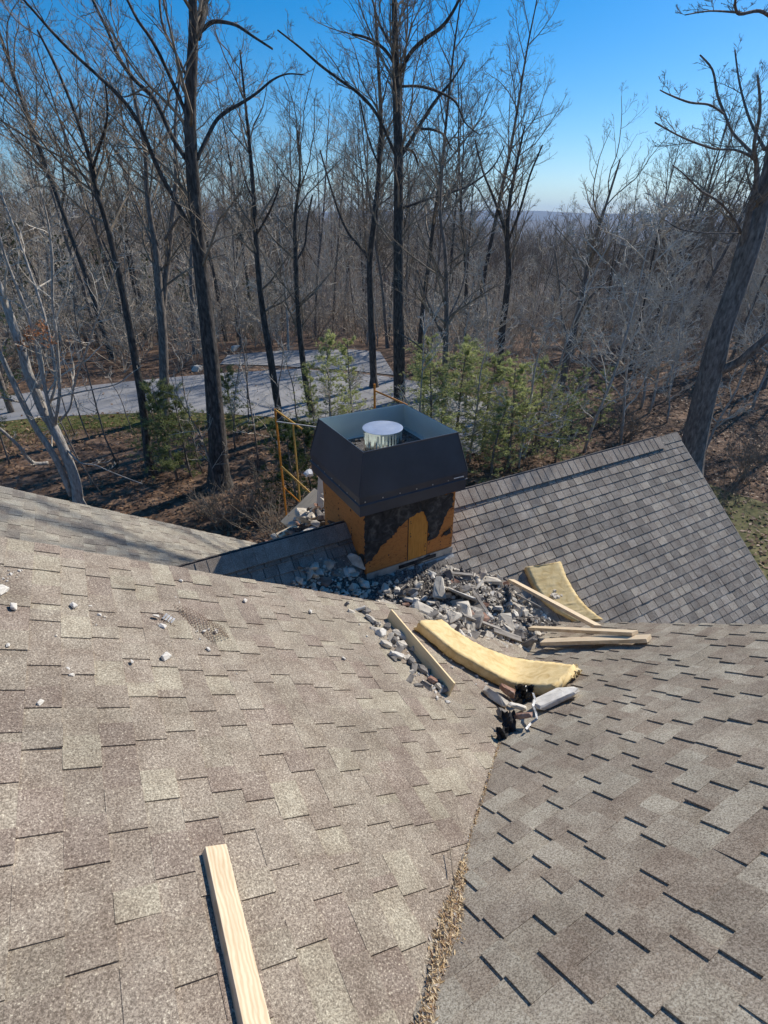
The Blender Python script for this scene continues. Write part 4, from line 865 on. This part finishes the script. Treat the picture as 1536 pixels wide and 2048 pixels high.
# pale multi-stem tree at the left roof edge
P6 = [([(156, 1000, 20), (150, 960, 19), (130, 905, 18), (108, 857, 18), (88, 825, 18), (72, 785, 18), (56, 746, 17), (44, 700, 16), (29, 658, 16), (5, 590, 14), (-30, 510, 12)])]
traced('pale barked many-stemmed tree leaning left over the lower roof edge', 13.2, P6[0],
       [([(143, 990, 12), (120, 935, 12), (98, 895, 12), (76, 863, 11), (55, 825, 11), (38, 790, 11), (20, 750, 10), (0, 708, 9), (-30, 660, 8)], -.5),
        ([(108, 857, 8), (105, 840, 8), (97, 810, 7), (82, 737, 7), (62, 649, 6), (44, 599, 6), (20, 540, 5), (6, 500, 5), (-10, 440, 4)], -.8),
        ([(97, 812, 6), (111, 766, 6), (103, 693, 6), (88, 630, 5), (73, 582, 5), (55, 530, 5), (41, 488, 4), (18, 429, 4), (0, 380, 3)], .8),
        ([(110, 850, 7), (119, 784, 6), (116, 720, 6), (112, 664, 5), (105, 600, 5), (105, 520, 4), (95, 440, 4), (80, 380, 3)], -1.2),
        ([(97, 926, 8), (70, 927, 8), (54, 915, 7), (44, 900, 7), (25, 880, 6), (0, 858, 6), (-30, 840, 5)], -1.),
        ([(120, 842, 5), (140, 815, 4), (147, 775, 4), (160, 735, 4), (176, 693, 4), (190, 650, 3), (211, 599, 3), (224, 560, 3), (231, 541, 2)], -1.4),
        ([(105, 800, 4), (125, 792, 4), (150, 786, 4), (190, 778, 3), (234, 768, 3), (265, 745, 2)], -1.),
        ([(130, 895, 4), (160, 925, 3), (190, 930, 3), (225, 945, 2), (285, 968, 2)], -.6),
        ([(48, 805, 5), (20, 800, 5), (0, 793, 4), (-20, 780, 4)], -1.)],
       'bark_pale', 'twig_pale', 6, extra=4, l1=1.6, cfg=dict(n={3: 5, 2: 3, 1: 2}, ratio=.45, rmin=.005, wob=.22, trop=.04))
# T7 right
traced('huge leaning mossy-barked tree at the right edge behind the dark roof slope', G(1388, 905)-3,
       [(1385, 900, 46), (1398, 840, 44), (1412, 780, 42), (1428, 720, 44), (1440, 670, 40), (1456, 620, 38), (1474, 570, 38), (1492, 510, 42), (1508, 460, 40), (1525, 400, 30), (1540, 330, 24), (1560, 200, 18)],
       [([(1430, 745, 22), (1455, 735, 20), (1480, 722, 18), (1505, 700, 17), (1540, 670, 15), (1590, 620, 12)], -1.2),
        ([(1484, 500, 15), (1492, 460, 15), (1502, 410, 14), (1512, 375, 12), (1513, 330, 9), (1508, 290, 7), (1520, 220, 6), (1515, 150, 4)], -1.),
        ([(1482, 466, 5), (1470, 440, 5), (1450, 415, 5), (1425, 395, 4), (1400, 380, 4), (1370, 350, 3), (1345, 330, 2)], -2.),
        ([(1478, 467, 4), (1440, 467, 3), (1400, 465, 3), (1360, 458, 3), (1330, 440, 2)], 1.5),
        ([(1512, 322, 6), (1500, 312, 5), (1470, 300, 4), (1430, 298, 4), (1390, 285, 4), (1355, 270, 3), (1310, 245, 3)], -2),
        ([(1508, 310, 6), (1488, 290, 6), (1465, 265, 5), (1450, 230, 5), (1435, 190, 5), (1425, 140, 4), (1400, 110, 3)], 1.5),
        ([(1448, 228, 4), (1420, 210, 4), (1380, 205, 4), (1340, 190, 3), (1320, 180, 2)], -1),
        ([(1545, 330, 14), (1600, 60, 14), (1660, -250, 12), (1700, -550, 10), (1740, -900, 7)], 4.6),  # limb added out of frame to throw shadow streaks on the far-left roof
        ([(1530, 300, 7), (1500, 240, 5), (1480, 170, 4), (1470, 100, 3)], 2), ([(1550, 40, 7), (1520, 22, 6), (1480, 28, 6), (1470, 10, 5), (1475, -20, 4)], -1), ([(1475, 25, 4), (1420, 22, 3), (1370, 30, 2)], -1)],
       'bark_mid', 'twig', 7, extra=3, l1=2.5)
for lab, s, tr, lb, bk, sd_ in [
    ('slender grey tree in front of the bright pines right of centre', 20, [(888, 815, 12), (890, 740, 12), (893, 660, 11), (893, 580, 9), (890, 500, 7), (880, 420, 6), (886, 330, 4)], [([(893, 690, 5), (870, 640, 4), (850, 590, 4), (835, 540, 3)], -1), ([(894, 640, 5), (915, 600, 4), (930, 550, 3), (935, 480, 3)], 1.5), ([(889, 770, 4), (860, 720, 4), (835, 690, 3), (800, 668, 3)], -1.5)], 'bark_mid', 31),
    ('dark forked tree standing right of the bright pines', 30, [(1000, 760, 15), (1003, 680, 14), (1012, 600, 13), (1018, 540, 12), (1014, 470, 10), (1020, 400, 7), (1035, 320, 5), (1050, 250, 3)], [([(1014, 470, 8), (1000, 430, 7), (985, 390, 5), (965, 340, 4), (950, 280, 3)], 1.5), ([(1017, 480, 6), (1040, 420, 5), (1060, 350, 4), (1085, 290, 3)], -2)], 'bark_dark', 32),
    ('leaning grey stem rising to the right above the dark roof slope', 27, [(1112, 830, 15), (1125, 760, 14), (1140, 690, 13), (1158, 620, 11), (1172, 550, 9), (1190, 480, 7), (1215, 400, 5), (1240, 320, 3)], [([(1158, 620, 6), (1185, 590, 5), (1215, 560, 4), (1250, 500, 3)], -1), ([(1140, 690, 6), (1125, 640, 5), (1120, 580, 4), (1110, 500, 3)], 2)], 'bark_mid', 33),
    ('dark slim tree between the big oak and the chimney leaning left', 22.5, [(562, 850, 15), (552, 790, 14), (540, 710, 14), (528, 640, 12), (518, 560, 11), (512, 480, 10), (508, 400, 9), (500, 300, 7), (490, 200, 5), (480, 100, 3)], [([(512, 470, 5), (530, 440, 5), (545, 410, 4), (560, 370, 3)], -1), ([(508, 400, 5), (490, 360, 4), (478, 300, 3)], 1)], 'bark_dark', 34),
    ('dark crooked tree right behind the scaffold', 23.5, [(632, 850, 16), (618, 800, 13), (608, 740, 12), (600, 670, 11), (595, 600, 10), (592, 520, 9), (590, 440, 7), (600, 350, 5), (595, 260, 3)], [([(593, 520, 5), (610, 490, 4), (615, 440, 4), (625, 390, 3)], 1)], 'bark_dark', 35),
    ('upright grey tree in front of the dark pines at left', 28, [(22, 862, 24), (10, 800, 22), (0, 740, 20), (-15, 650, 18), (-30, 550, 14)], [([(0, 740, 6), (15, 680, 5), (22, 600, 4)], 1)], 'bark_mid', 36)]:
    traced(lab, s, tr, lb, bk, 'twig', sd_, extra=16, l1=2.8, cfg=dict(n={3: 6, 2: 5, 1: 3}, ratio=.5, rmin=.005, wob=.18, trop=.06))
for x, y, i_, sc_, lab in ():
    pass
# thin saplings in the yard
sap = []
for i in range(4):
    rg = random.Random(300+i); tm = MB(); cm = MB(); H = [5, 6.5, 4.2, 7][i]
    q, rd = wander(np.zeros(3), norm(np.array([rg.gauss(0, .06), rg.gauss(0, .06), 1])), H, .032, .008, 12, rg, .07, .02); tm.tube(q, rd, 6)
    for k in range(14):
        t = rg.uniform(.2, .98); p, d_, a_, f_ = along(q, t); ll = rg.uniform(.5, 1.5)*(1.3-t); q2, r2 = wander(p, offshoot(d_, rg.uniform(.5, 1.1), rg), ll, .011, .005, 5, rg, .2, .06); cm.tube(q2, r2, 4, False); spray(cm, q2, r2, ll, 2, rg, dict(n={2: 4, 1: 3}, ratio=.5, rmin=.004, wob=.2, trop=.05))
    sap.append((tm.mesh('trunk', M['bark_mid'], True), cm.mesh('crown', M['twig_pale']), H, 'thin', ''))
protos += sap
sl_ = [(432, 985, 'thin pale sapling in front of the foot of the big oak'), (405, 945, 'short sapling left of the big oak foot'), (470, 900, 'bare sapling right of the big oak'), (205, 990, 'straight sapling at the lower roof edge by the pale tree'), (560, 960, 'sapling just left of the scaffold posts'), (515, 945, 'sapling between oak and scaffold'), (380, 900, 'sapling beside the little pine trunks'), (235, 930, 'leaning sapling right of the pale tree'), (265, 870, 'sapling in the sunny leaves by the driveway'), (180, 880, 'sapling near the driveway at left'), (500, 860, 'sapling on the grass strip right of the oak'), (150, 870, 'thin stem before the driveway at far left'), (600, 880, 'sapling behind the scaffold'), (450, 860, 'sapling hard by the right side of the oak')]
for i, (px, py, lab) in enumerate(sl_):
    p = groundhit(px, py); place_tree(7+i % 4, p, rng.uniform(.75, 1.1), rng.uniform(0, 6.3), lab, 'sapling', None, 'sapling')
# background wood: individuals
spots = []; tries = 0; grp = 'bare trees of the wood beyond the driveway'
def on_road(px, py): return inpoly(px, py, far_e+near_e[::-1]) or inpoly(px, py, [(455, 705), (760, 700), (790, 755), (440, 733)])
def proj(p): z = p@Fv; return 768+FPX*(p@Rv)/z, 1024-FPX*(p@Uv)/z
while len(spots) < 280 and tries < 20000:
    tries += 1; s = 25+75*rng.random()**.85; l = rng.uniform(-.95, 1.02)*s; x, y = hd[0]*s+Rv[0]*l, hd[1]*s+Rv[1]*l; z = gz(x, y); px, py = proj(np.array([x, y, z]))
    if px < -300 or px > 1800 or on_road(px, py): continue
    if s < 33 and px < 760: continue
    if s < 30 and 820 < px < 1250: continue
    if px > 900 and s < 36 and rng.random() < .3: continue
    if any((x-a)**2+(y-b)**2 < (1.7+.016*s)**2 for a, b, *_ in spots): continue
    spots.append((x, y, z, px, s))
for x_, y_, i_, s_, lb_ in ():
    place_tree(i_, (x_, y_, gz(x_, y_)), s_, 1.+i_, lb_, 'tree', None)
nm = {'tall': 'tall straight bare tree', 'fork': 'forked bare tree', 'low': 'low-branched pale bare tree', 'thin': 'slim bare tree'}
for x, y, z, px, s in spots:
    i = rng.choice((0, 1, 2, 3, 4, 4, 5, 6)); zone = 'at the left' if px < 420 else 'behind the driveway' if px < 760 else 'behind the bright pines' if px < 1150 else 'at the right'
    sc_ = rng.uniform(.78, 1.08)*(1. if px < 950 else .64 if px < 1290 else .9)*(1+.002*(s-30))
    dep = 'near edge of the wood' if s < 48 else 'middle of the wood' if s < 75 else 'far side of the wood'
    place_tree(i, (x, y, z), sc_, rng.uniform(0, 6.3), f'{nm[protos[i][3]]} in the {dep} {zone}', 'tree', grp)
CFGU = dict(n={3: 6, 2: 4, 1: 3}, ratio=.5, rmin=.010, wob=.26, trop=.02)
und = []
for i in range(3):
    rg = random.Random(700+i); tm = MB(); cm = MB(); H = (7, 9, 6)[i]
    q, rd = wander(np.zeros(3), norm(np.array([rg.gauss(0, .1), rg.gauss(0, .1), 1])), H, .06, .014, 12, rg, .08, .02); tm.tube(q, rd, 7)
    for k in range(13):
        t = rg.uniform(.15, .97); p, d_, a_, f_ = along(q, t); ll = H*rg.uniform(.2, .36)*(1.25-.7*t); q2, r2 = wander(p, offshoot(d_, rg.uniform(.6, 1.2), rg, .1), ll, .026, .010, 6, rg, .2, .03); cm.tube(q2, r2, 4, False); spray(cm, q2, r2, ll, 3, rg, CFGU)
    protos.append((tm.mesh('trunk', M['bark_pale'], True), cm.mesh('crown', M['twig_pale']), H, 'low', ''))
for px_, s_, sc_ in ((840, 17, .8), (960, 18, .8), (1070, 17.5, .9), (1210, 19, 1.), (1285, 20, 1.), (1330, 24, 1.1), (1475, 19, .9), (700, 19, .6), (640, 18.5, .55)):
    q = vat(px_, 700, s_); place_tree(11+rng.randrange(3), (q[0], q[1], gz(q[0], q[1])), sc_, rng.uniform(0, 6.3), 'crooked pale-twigged little tree tangled among the bright pines' if px_ < 1250 else 'crooked pale-twigged little tree near the huge leaning tree', 'tree', 'pale little trees among the pines')
k = 0; tries = 0
while k < 62 and tries < 4000:
    tries += 1; s = rng.uniform(22, 46); l = rng.uniform(-.9, 1.0)*s; x, y = hd[0]*s+Rv[0]*l, hd[1]*s+Rv[1]*l; z = gz(x, y); px, py = proj(np.array([x, y, z]))
    if on_road(px, py) or px < -200 or px > 1700: continue
    if px < 780 and s < 34: continue
    zone = 'behind the driveway' if px < 780 else 'behind the bright pines' if px < 1150 else 'right of the bright pines'
    place_tree(11+rng.randrange(3), (x, y, z), rng.uniform(.7, 1.2), rng.uniform(0, 6.3), f'small crooked pale-twigged understory tree {zone}', 'tree', 'small pale understory trees'); k += 1
# ------------------------------------------------------------------ pines
def pine_meshes(seed, H, Rr, mat, tufts, nb, dens_=1.):
    tufts = int(tufts*.8)
    rg = random.Random(seed); tm = MB(); nm_ = MB(); q, rd = wander(np.zeros(3), np.array([0, 0, 1.]), H, .014*H, .01, 10, rg, .03, .02); tm.tube(q, rd, 7)
    for k in range(nb):
        t = .06+.92*(k+rg.random())/nb; p, d_, i, f_ = along(q, t); ll = Rr*(1.05-.75*t)*rg.choice((.35, .6, .8, 1., 1.3))*rg.uniform(.8, 1.15); a = rg.uniform(0, 6.283); d2 = norm(np.array([math.cos(a), math.sin(a), rg.uniform(.05, .5)]))
        b, br = wander(p, d2, ll, .012, .005, 5, rg, .12, .05); tm.tube(b, br, 4, False)
        for j in range(tufts):
            tt = rg.uniform(.25, 1); c, dd, _, _ = along(b, min(tt, .999)); c = c+np.array([rg.gauss(0, .09), rg.gauss(0, .09), rg.gauss(0, .06)])*ll*.8; ax = norm(dd+np.array([rg.gauss(0, .4), rg.gauss(0, .4), rg.uniform(0, .6)]))
            for n in range(11):
                v = norm(ax+np.array([rg.gauss(0, .55), rg.gauss(0, .55), rg.gauss(0, .5)])); L = rg.uniform(.09, .17); s_ = norm(np.cross(v, np.array([rg.random(), rg.random(), rg.random()])))*.009; nm_.quad(c-s_, c+s_, c+v*L+s_*.4, c+v*L-s_*.4)
    return tm.mesh('trunk', M['bark_mid'], True), nm_.mesh('needles', M[mat])
pinep = [pine_meshes(51, 3.6, 1.35, 'needle', 15, 46), pine_meshes(52, 5.6, 2.1, 'needle_y', 19, 80), pine_meshes(53, 11, 3.2, 'needle_d', 16, 80), pine_meshes(54, 5.0, 1.5, 'needle_y', 16, 56), pine_meshes(55, 3.0, 1.3, 'needle_d', 14, 44)]
def pine(i, px, py, s, lab, depth=None, zs=1., grp=None):
    p = groundhit(px, py) if depth is None else None
    if p is None: q = vat(px, py, depth); p = np.array([q[0], q[1], gz(q[0], q[1])])
    e = empty('pine_tree', p); e.rotation_euler = (0, 0, rng.uniform(0, 6.3)); e.scale = (s, s, s*zs); mark(e, lab, 'pine tree', grp)
    for nm_, me in zip(('trunk', 'crown'), pinep[i]): o = bpy.data.objects.new(nm_, me); COL.objects.link(o); o.parent = e
pine(0, 355, 962, .98, 'small green pine left of the big oak trunk'); pine(0, 382, 955, .92, 'small pine touching the left side of the big oak'); pine(0, 475, 880, .85, 'little pine right of the big oak by the grass')
pine(0, 330, 935, .9, 'smallest pine left of the pair by the oak'); pine(4, 598, 1030, 1.0, 'dark green pine behind the scaffold posts', None); pine(4, 625, 1000, .9, 'dark green pine between scaffold and chimney')
pine(1, 664, 886, .8, 'bright wispy pine standing just behind the left of the chimney', None, .95); pine(3, 706, 872, .8, 'smaller bright pine close behind the shroud'); pine(3, 630, 870, .6, 'thin young pine left of the wispy one')
ZP = .78
for px, d, i, s, lab in [(870, 17.5, 1, 1.08, 'bright green pine directly right of the chimney shroud'), (925, 18.5, 1, 1.12, 'bright green pine above the start of the dark ridge'), (985, 19., 1, 1.0, 'second bright pine along the dark ridge'), (1045, 17.5, 1, 1., 'third bright pine along the dark ridge'), (1100, 19, 1, .95, 'fourth bright pine along the dark ridge'), (850, 23, 1, .95, 'bright pine farther back right of the central tree'), (940, 24, 1, .9, 'bright pine behind the ridge-side row'), (1170, 21, 3, .85, 'thin bright pine near the right end of the dark ridge'), (1230, 22, 3, .8, 'last small pine before the leaning mossy tree'), (1010, 16.2, 3, .9, 'small bright pine in front of the others near the middle of the dark ridge'), (1150, 18, 1, .7, 'bushy low pine close behind the right half of the dark ridge'), (895, 16, 3, .85, 'small bright pine nearest the right side of the shroud')]:
    pine(i, px, 700, s*.86, lab, d, ZP)
for px, d, s, lab in [(-60, 24, .95, 'dark pine at the far left edge behind the pale tree'), (60, 40, .8, 'dark pine behind the driveway at far left'), (150, 42, .7, 'dark pine left of centre beyond the driveway'), (240, 41, .62, 'dark pine beyond the driveway behind the leaning tree'), (300, 43, .6, 'dark pine beyond the driveway right of the leaning tree'), (370, 42, .5, 'low dark pine at the driveway bend'), (-10, 38, .8, 'dark pine at the left edge beyond the driveway'), (500, 46, .45, 'dark low evergreen at the end of the spur drive'), (545, 47, .5, 'taller dark evergreen at the end of the spur drive'), (595, 48, .42, 'rightmost dark evergreen at the end of the spur drive'), (1262, 110, 1.2, 'distant dark pine poking above the treeline at right'), (1180, 36, .35, 'low dark pine deep in the right wood'), (200, 52, .7, 'dark pine in the wood behind the others at left')]:
    pine(2, px, 600, s, lab, d)
pine(2, 20, 930, .28, 'low spreading pine by the left roof edge'); pine(2, -10, 900, .35, 'low pine at the left picture edge')
# ------------------------------------------------------------------ shrubs, litter, grass, copper leaves
rg = random.Random(77); m = MB()
def shrub(px, py, lab, H=1.6, n=26, mat='twig'):
    p = groundhit(px, py); m = MB()
    for k in range(n):
        a = rg.uniform(0, 6.283); q, rd = wander(p+np.array([rg.gauss(0, .15), rg.gauss(0, .15), 0]), norm(np.array([math.cos(a)*.6, math.sin(a)*.6, 1])), H*rg.uniform(.6, 1.1), .011, .005, 6, rg, .16, .02); m.tube(q, rd, 4, False); spray(m, q, rd, H*.8, 2, rg, dict(n={2: 5, 1: 4}, ratio=.45, rmin=.004, wob=.2, trop=.05))
    mark(m.build('shrub', M[mat]), lab, 'shrub')
shrub(500, 1040, 'bare twiggy shrub below the scaffold'); shrub(455, 1055, 'bare shrub beyond the lower roof edge'); shrub(545, 1010, 'bare shrub at the scaffold foot', 1.8); shrub(420, 1040, 'small bare shrub at the lower roof tip', 1.1)
shrub(560, 1085, 'dense bare shrub close behind the rubble', 1.8); shrub(1440, 1010, 'bare twigs over the mossy bank', 1.5, 10); shrub(1010, 860, 'bare shrub among the bright pines', 2.4); shrub(1250, 880, 'bare shrub behind the right end of the ridge', 2.2); shrub(1480, 960, 'tangled shrub right of the leaning mossy tree', 2.2)
def leafscatter(name, mat, n, fn, size, lab):
    m = MB()
    for k in range(n):
        x, y = fn(); z = gz(x, y)+rg.uniform(.02, .06); a = rg.uniform(0, 6.283); L = size*rg.uniform(.5, 1.3); d = np.array([math.cos(a), math.sin(a), rg.gauss(0, .3)])*L; e = np.array([-math.sin(a), math.cos(a), rg.gauss(0, .4)])*L*.55; p = np.array([x, y, z+L*.2]); m.quad(p-d, p-e, p+d, p+e)
    mark(m.build(name, M[mat]), lab, 'leaf litter' if 'leaf' in name else 'grass', kind='stuff')
def yard():
    while True:
        s = rg.uniform(10, 34); l = rg.uniform(-.95, .95)*s; x, y = hd[0]*s+Rv[0]*l, hd[1]*s+Rv[1]*l
        if y < 8.8 and x < 9.8: continue
        px, py = proj(np.array([x, y, -8.]))
        if on_road(px, py) and rg.random() < .97: continue
        return x, y
leafscatter('leaf_litter', 'deadleaf', 26000, yard, .07, 'brown fallen leaves covering the yard under the trees')
def gstrip():
    px = rg.uniform(-50, 640); py = 868-.02*px+rg.gauss(0, 12)-(10 if px > 150 else 0); p = groundhit(px, py); return p[0], p[1]
m = MB()
for k in range(5000):
    x, y = gstrip(); z = gz(x, y); a = rg.uniform(0, 6.3); s_ = np.array([math.cos(a), math.sin(a), 0])*.012; p = np.array([x, y, z]); t = p+np.array([rg.gauss(0, .03), rg.gauss(0, .03), rg.uniform(.05, .13)]); m.quad(p-s_, p+s_, t+s_*.2, t-s_*.2)
mark(m.build('grass', M['grassb']), 'green grass blades on the strip by the driveway', 'grass', kind='stuff')
m = MB()
for c, n in (((60, 668), 110), ((45, 690), 60), ((82, 655), 60), ((95, 680), 40)):
    for k in range(n):
        p = vat(c[0]+rg.gauss(0, 8), c[1]+rg.gauss(0, 8), 12.6+rg.gauss(0, .25)); L = rg.uniform(.03, .055); d = norm(np.array([rg.gauss(0, 1), rg.gauss(0, 1), rg.gauss(-.6, 1)]))*L; e = norm(np.cross(d, np.array([rg.random(), rg.random(), 1])))*L*.5; m.quad(p-d, p-e, p+d, p+e)
mark(m.build('oak_leaves', M['copper']), 'cluster of copper brown leaves still hanging in the pale tree', 'leaves', kind='stuff')
for px, py, sz, mt, lab in [(394, 742, .55, 'pale', 'pale boulder on the far edge of the driveway'), (388, 738, .35, 'mortar_d', 'dark rock beside the pale boulder'), (470, 700, .5, 'pale', 'white rock at the bend of the spur drive')]:
    p = groundhit(px, py); mark(put(chunk_mesh('boulder', (sz*1.4, sz, sz*.8), int(px), M[mt], 20), (p[0], p[1], p[2]+sz*.25), 'boulder', 1., (0, 0, .4)), lab, 'boulder')
# understory brush and far wood
m = MB(); rg = random.Random(99)
for k in range(1150):
    s = 31+60*rg.random()**1.1; l = rg.uniform(-.95, 1.05)*s; x, y = hd[0]*s+Rv[0]*l, hd[1]*s+Rv[1]*l; z = gz(x, y); px, py = proj(np.array([x, y, z]))
    if on_road(px, py): continue
    for j in range(5):
        q, rd = wander(np.array([x, y, z]), norm(np.array([rg.gauss(0, .4), rg.gauss(0, .4), 1])), rg.uniform(1.5, 6.), .022, .010, 5, rg, .16, .03); m.tube(q, rd, 3, False)
        for i_ in range(7):
            p, d_, _, _ = along(q, rg.uniform(.25, .98)); q2, r2 = wander(p, offshoot(d_, rg.uniform(.5, 1.2), rg), rg.uniform(.5, 1.7), .014, .008, 3, rg, .32, .03); m.tube(q2, r2, 3, False)
mark(m.build('brush', M['brushm']), 'tangled bare undergrowth between the trunks of the wood', 'undergrowth', kind='stuff')
m = MB()
for k in range(5200):
    s = 100+420*rg.random()**1.3; l = rg.uniform(-1.0, 1.05)*s; x, y = hd[0]*s+Rv[0]*l, hd[1]*s+Rv[1]*l; z = gz(x, y); H = rg.uniform(11, 17)*(1. if s < 300 else .9); th = .00045*s*.5+.03
    m.tube([np.array([x, y, z]), np.array([x+rg.gauss(0, .6), y+rg.gauss(0, .6), z+H])], [th*2, th*.6], 3, False)
    for i_ in range(15):
        b = np.array([x, y, z+H*rg.uniform(.3, .9)]); a = rg.uniform(0, 6.283); L = H*rg.uniform(.14, .3); m.tube([b, b+np.array([math.cos(a)*.55, math.sin(a)*.55, .8])*L], [th*.8, th*.35], 3, False)
mark(m.build('far_wood', M['far']), 'grey-brown leafless wood covering the slopes and hill beyond', 'wood', kind='stuff')
# ------------------------------------------------------------------ haze
m = MB(); m.box((0, 0, 40), (7000, 0, 0), (0, 7000, 0), (0, 0, 170))
hz = m.build('haze', bpy.data.materials.new('haze')); mark(hz, 'pale blue air haze over the distance', kind='stuff')
hm = hz.data.materials[0]; hm.use_nodes = True; n = hm.node_tree; n.nodes.remove(n.nodes['Principled BSDF']); pv = n.nodes.new('ShaderNodeVolumePrincipled')
pv.inputs['Color'].default_value = (.45, .67, 1., 1); pv.inputs['Density'].default_value = .00015; pv.inputs['Anisotropy'].default_value = .2
n.links.new(pv.outputs[0], n.nodes['Material Output'].inputs['Volume'])
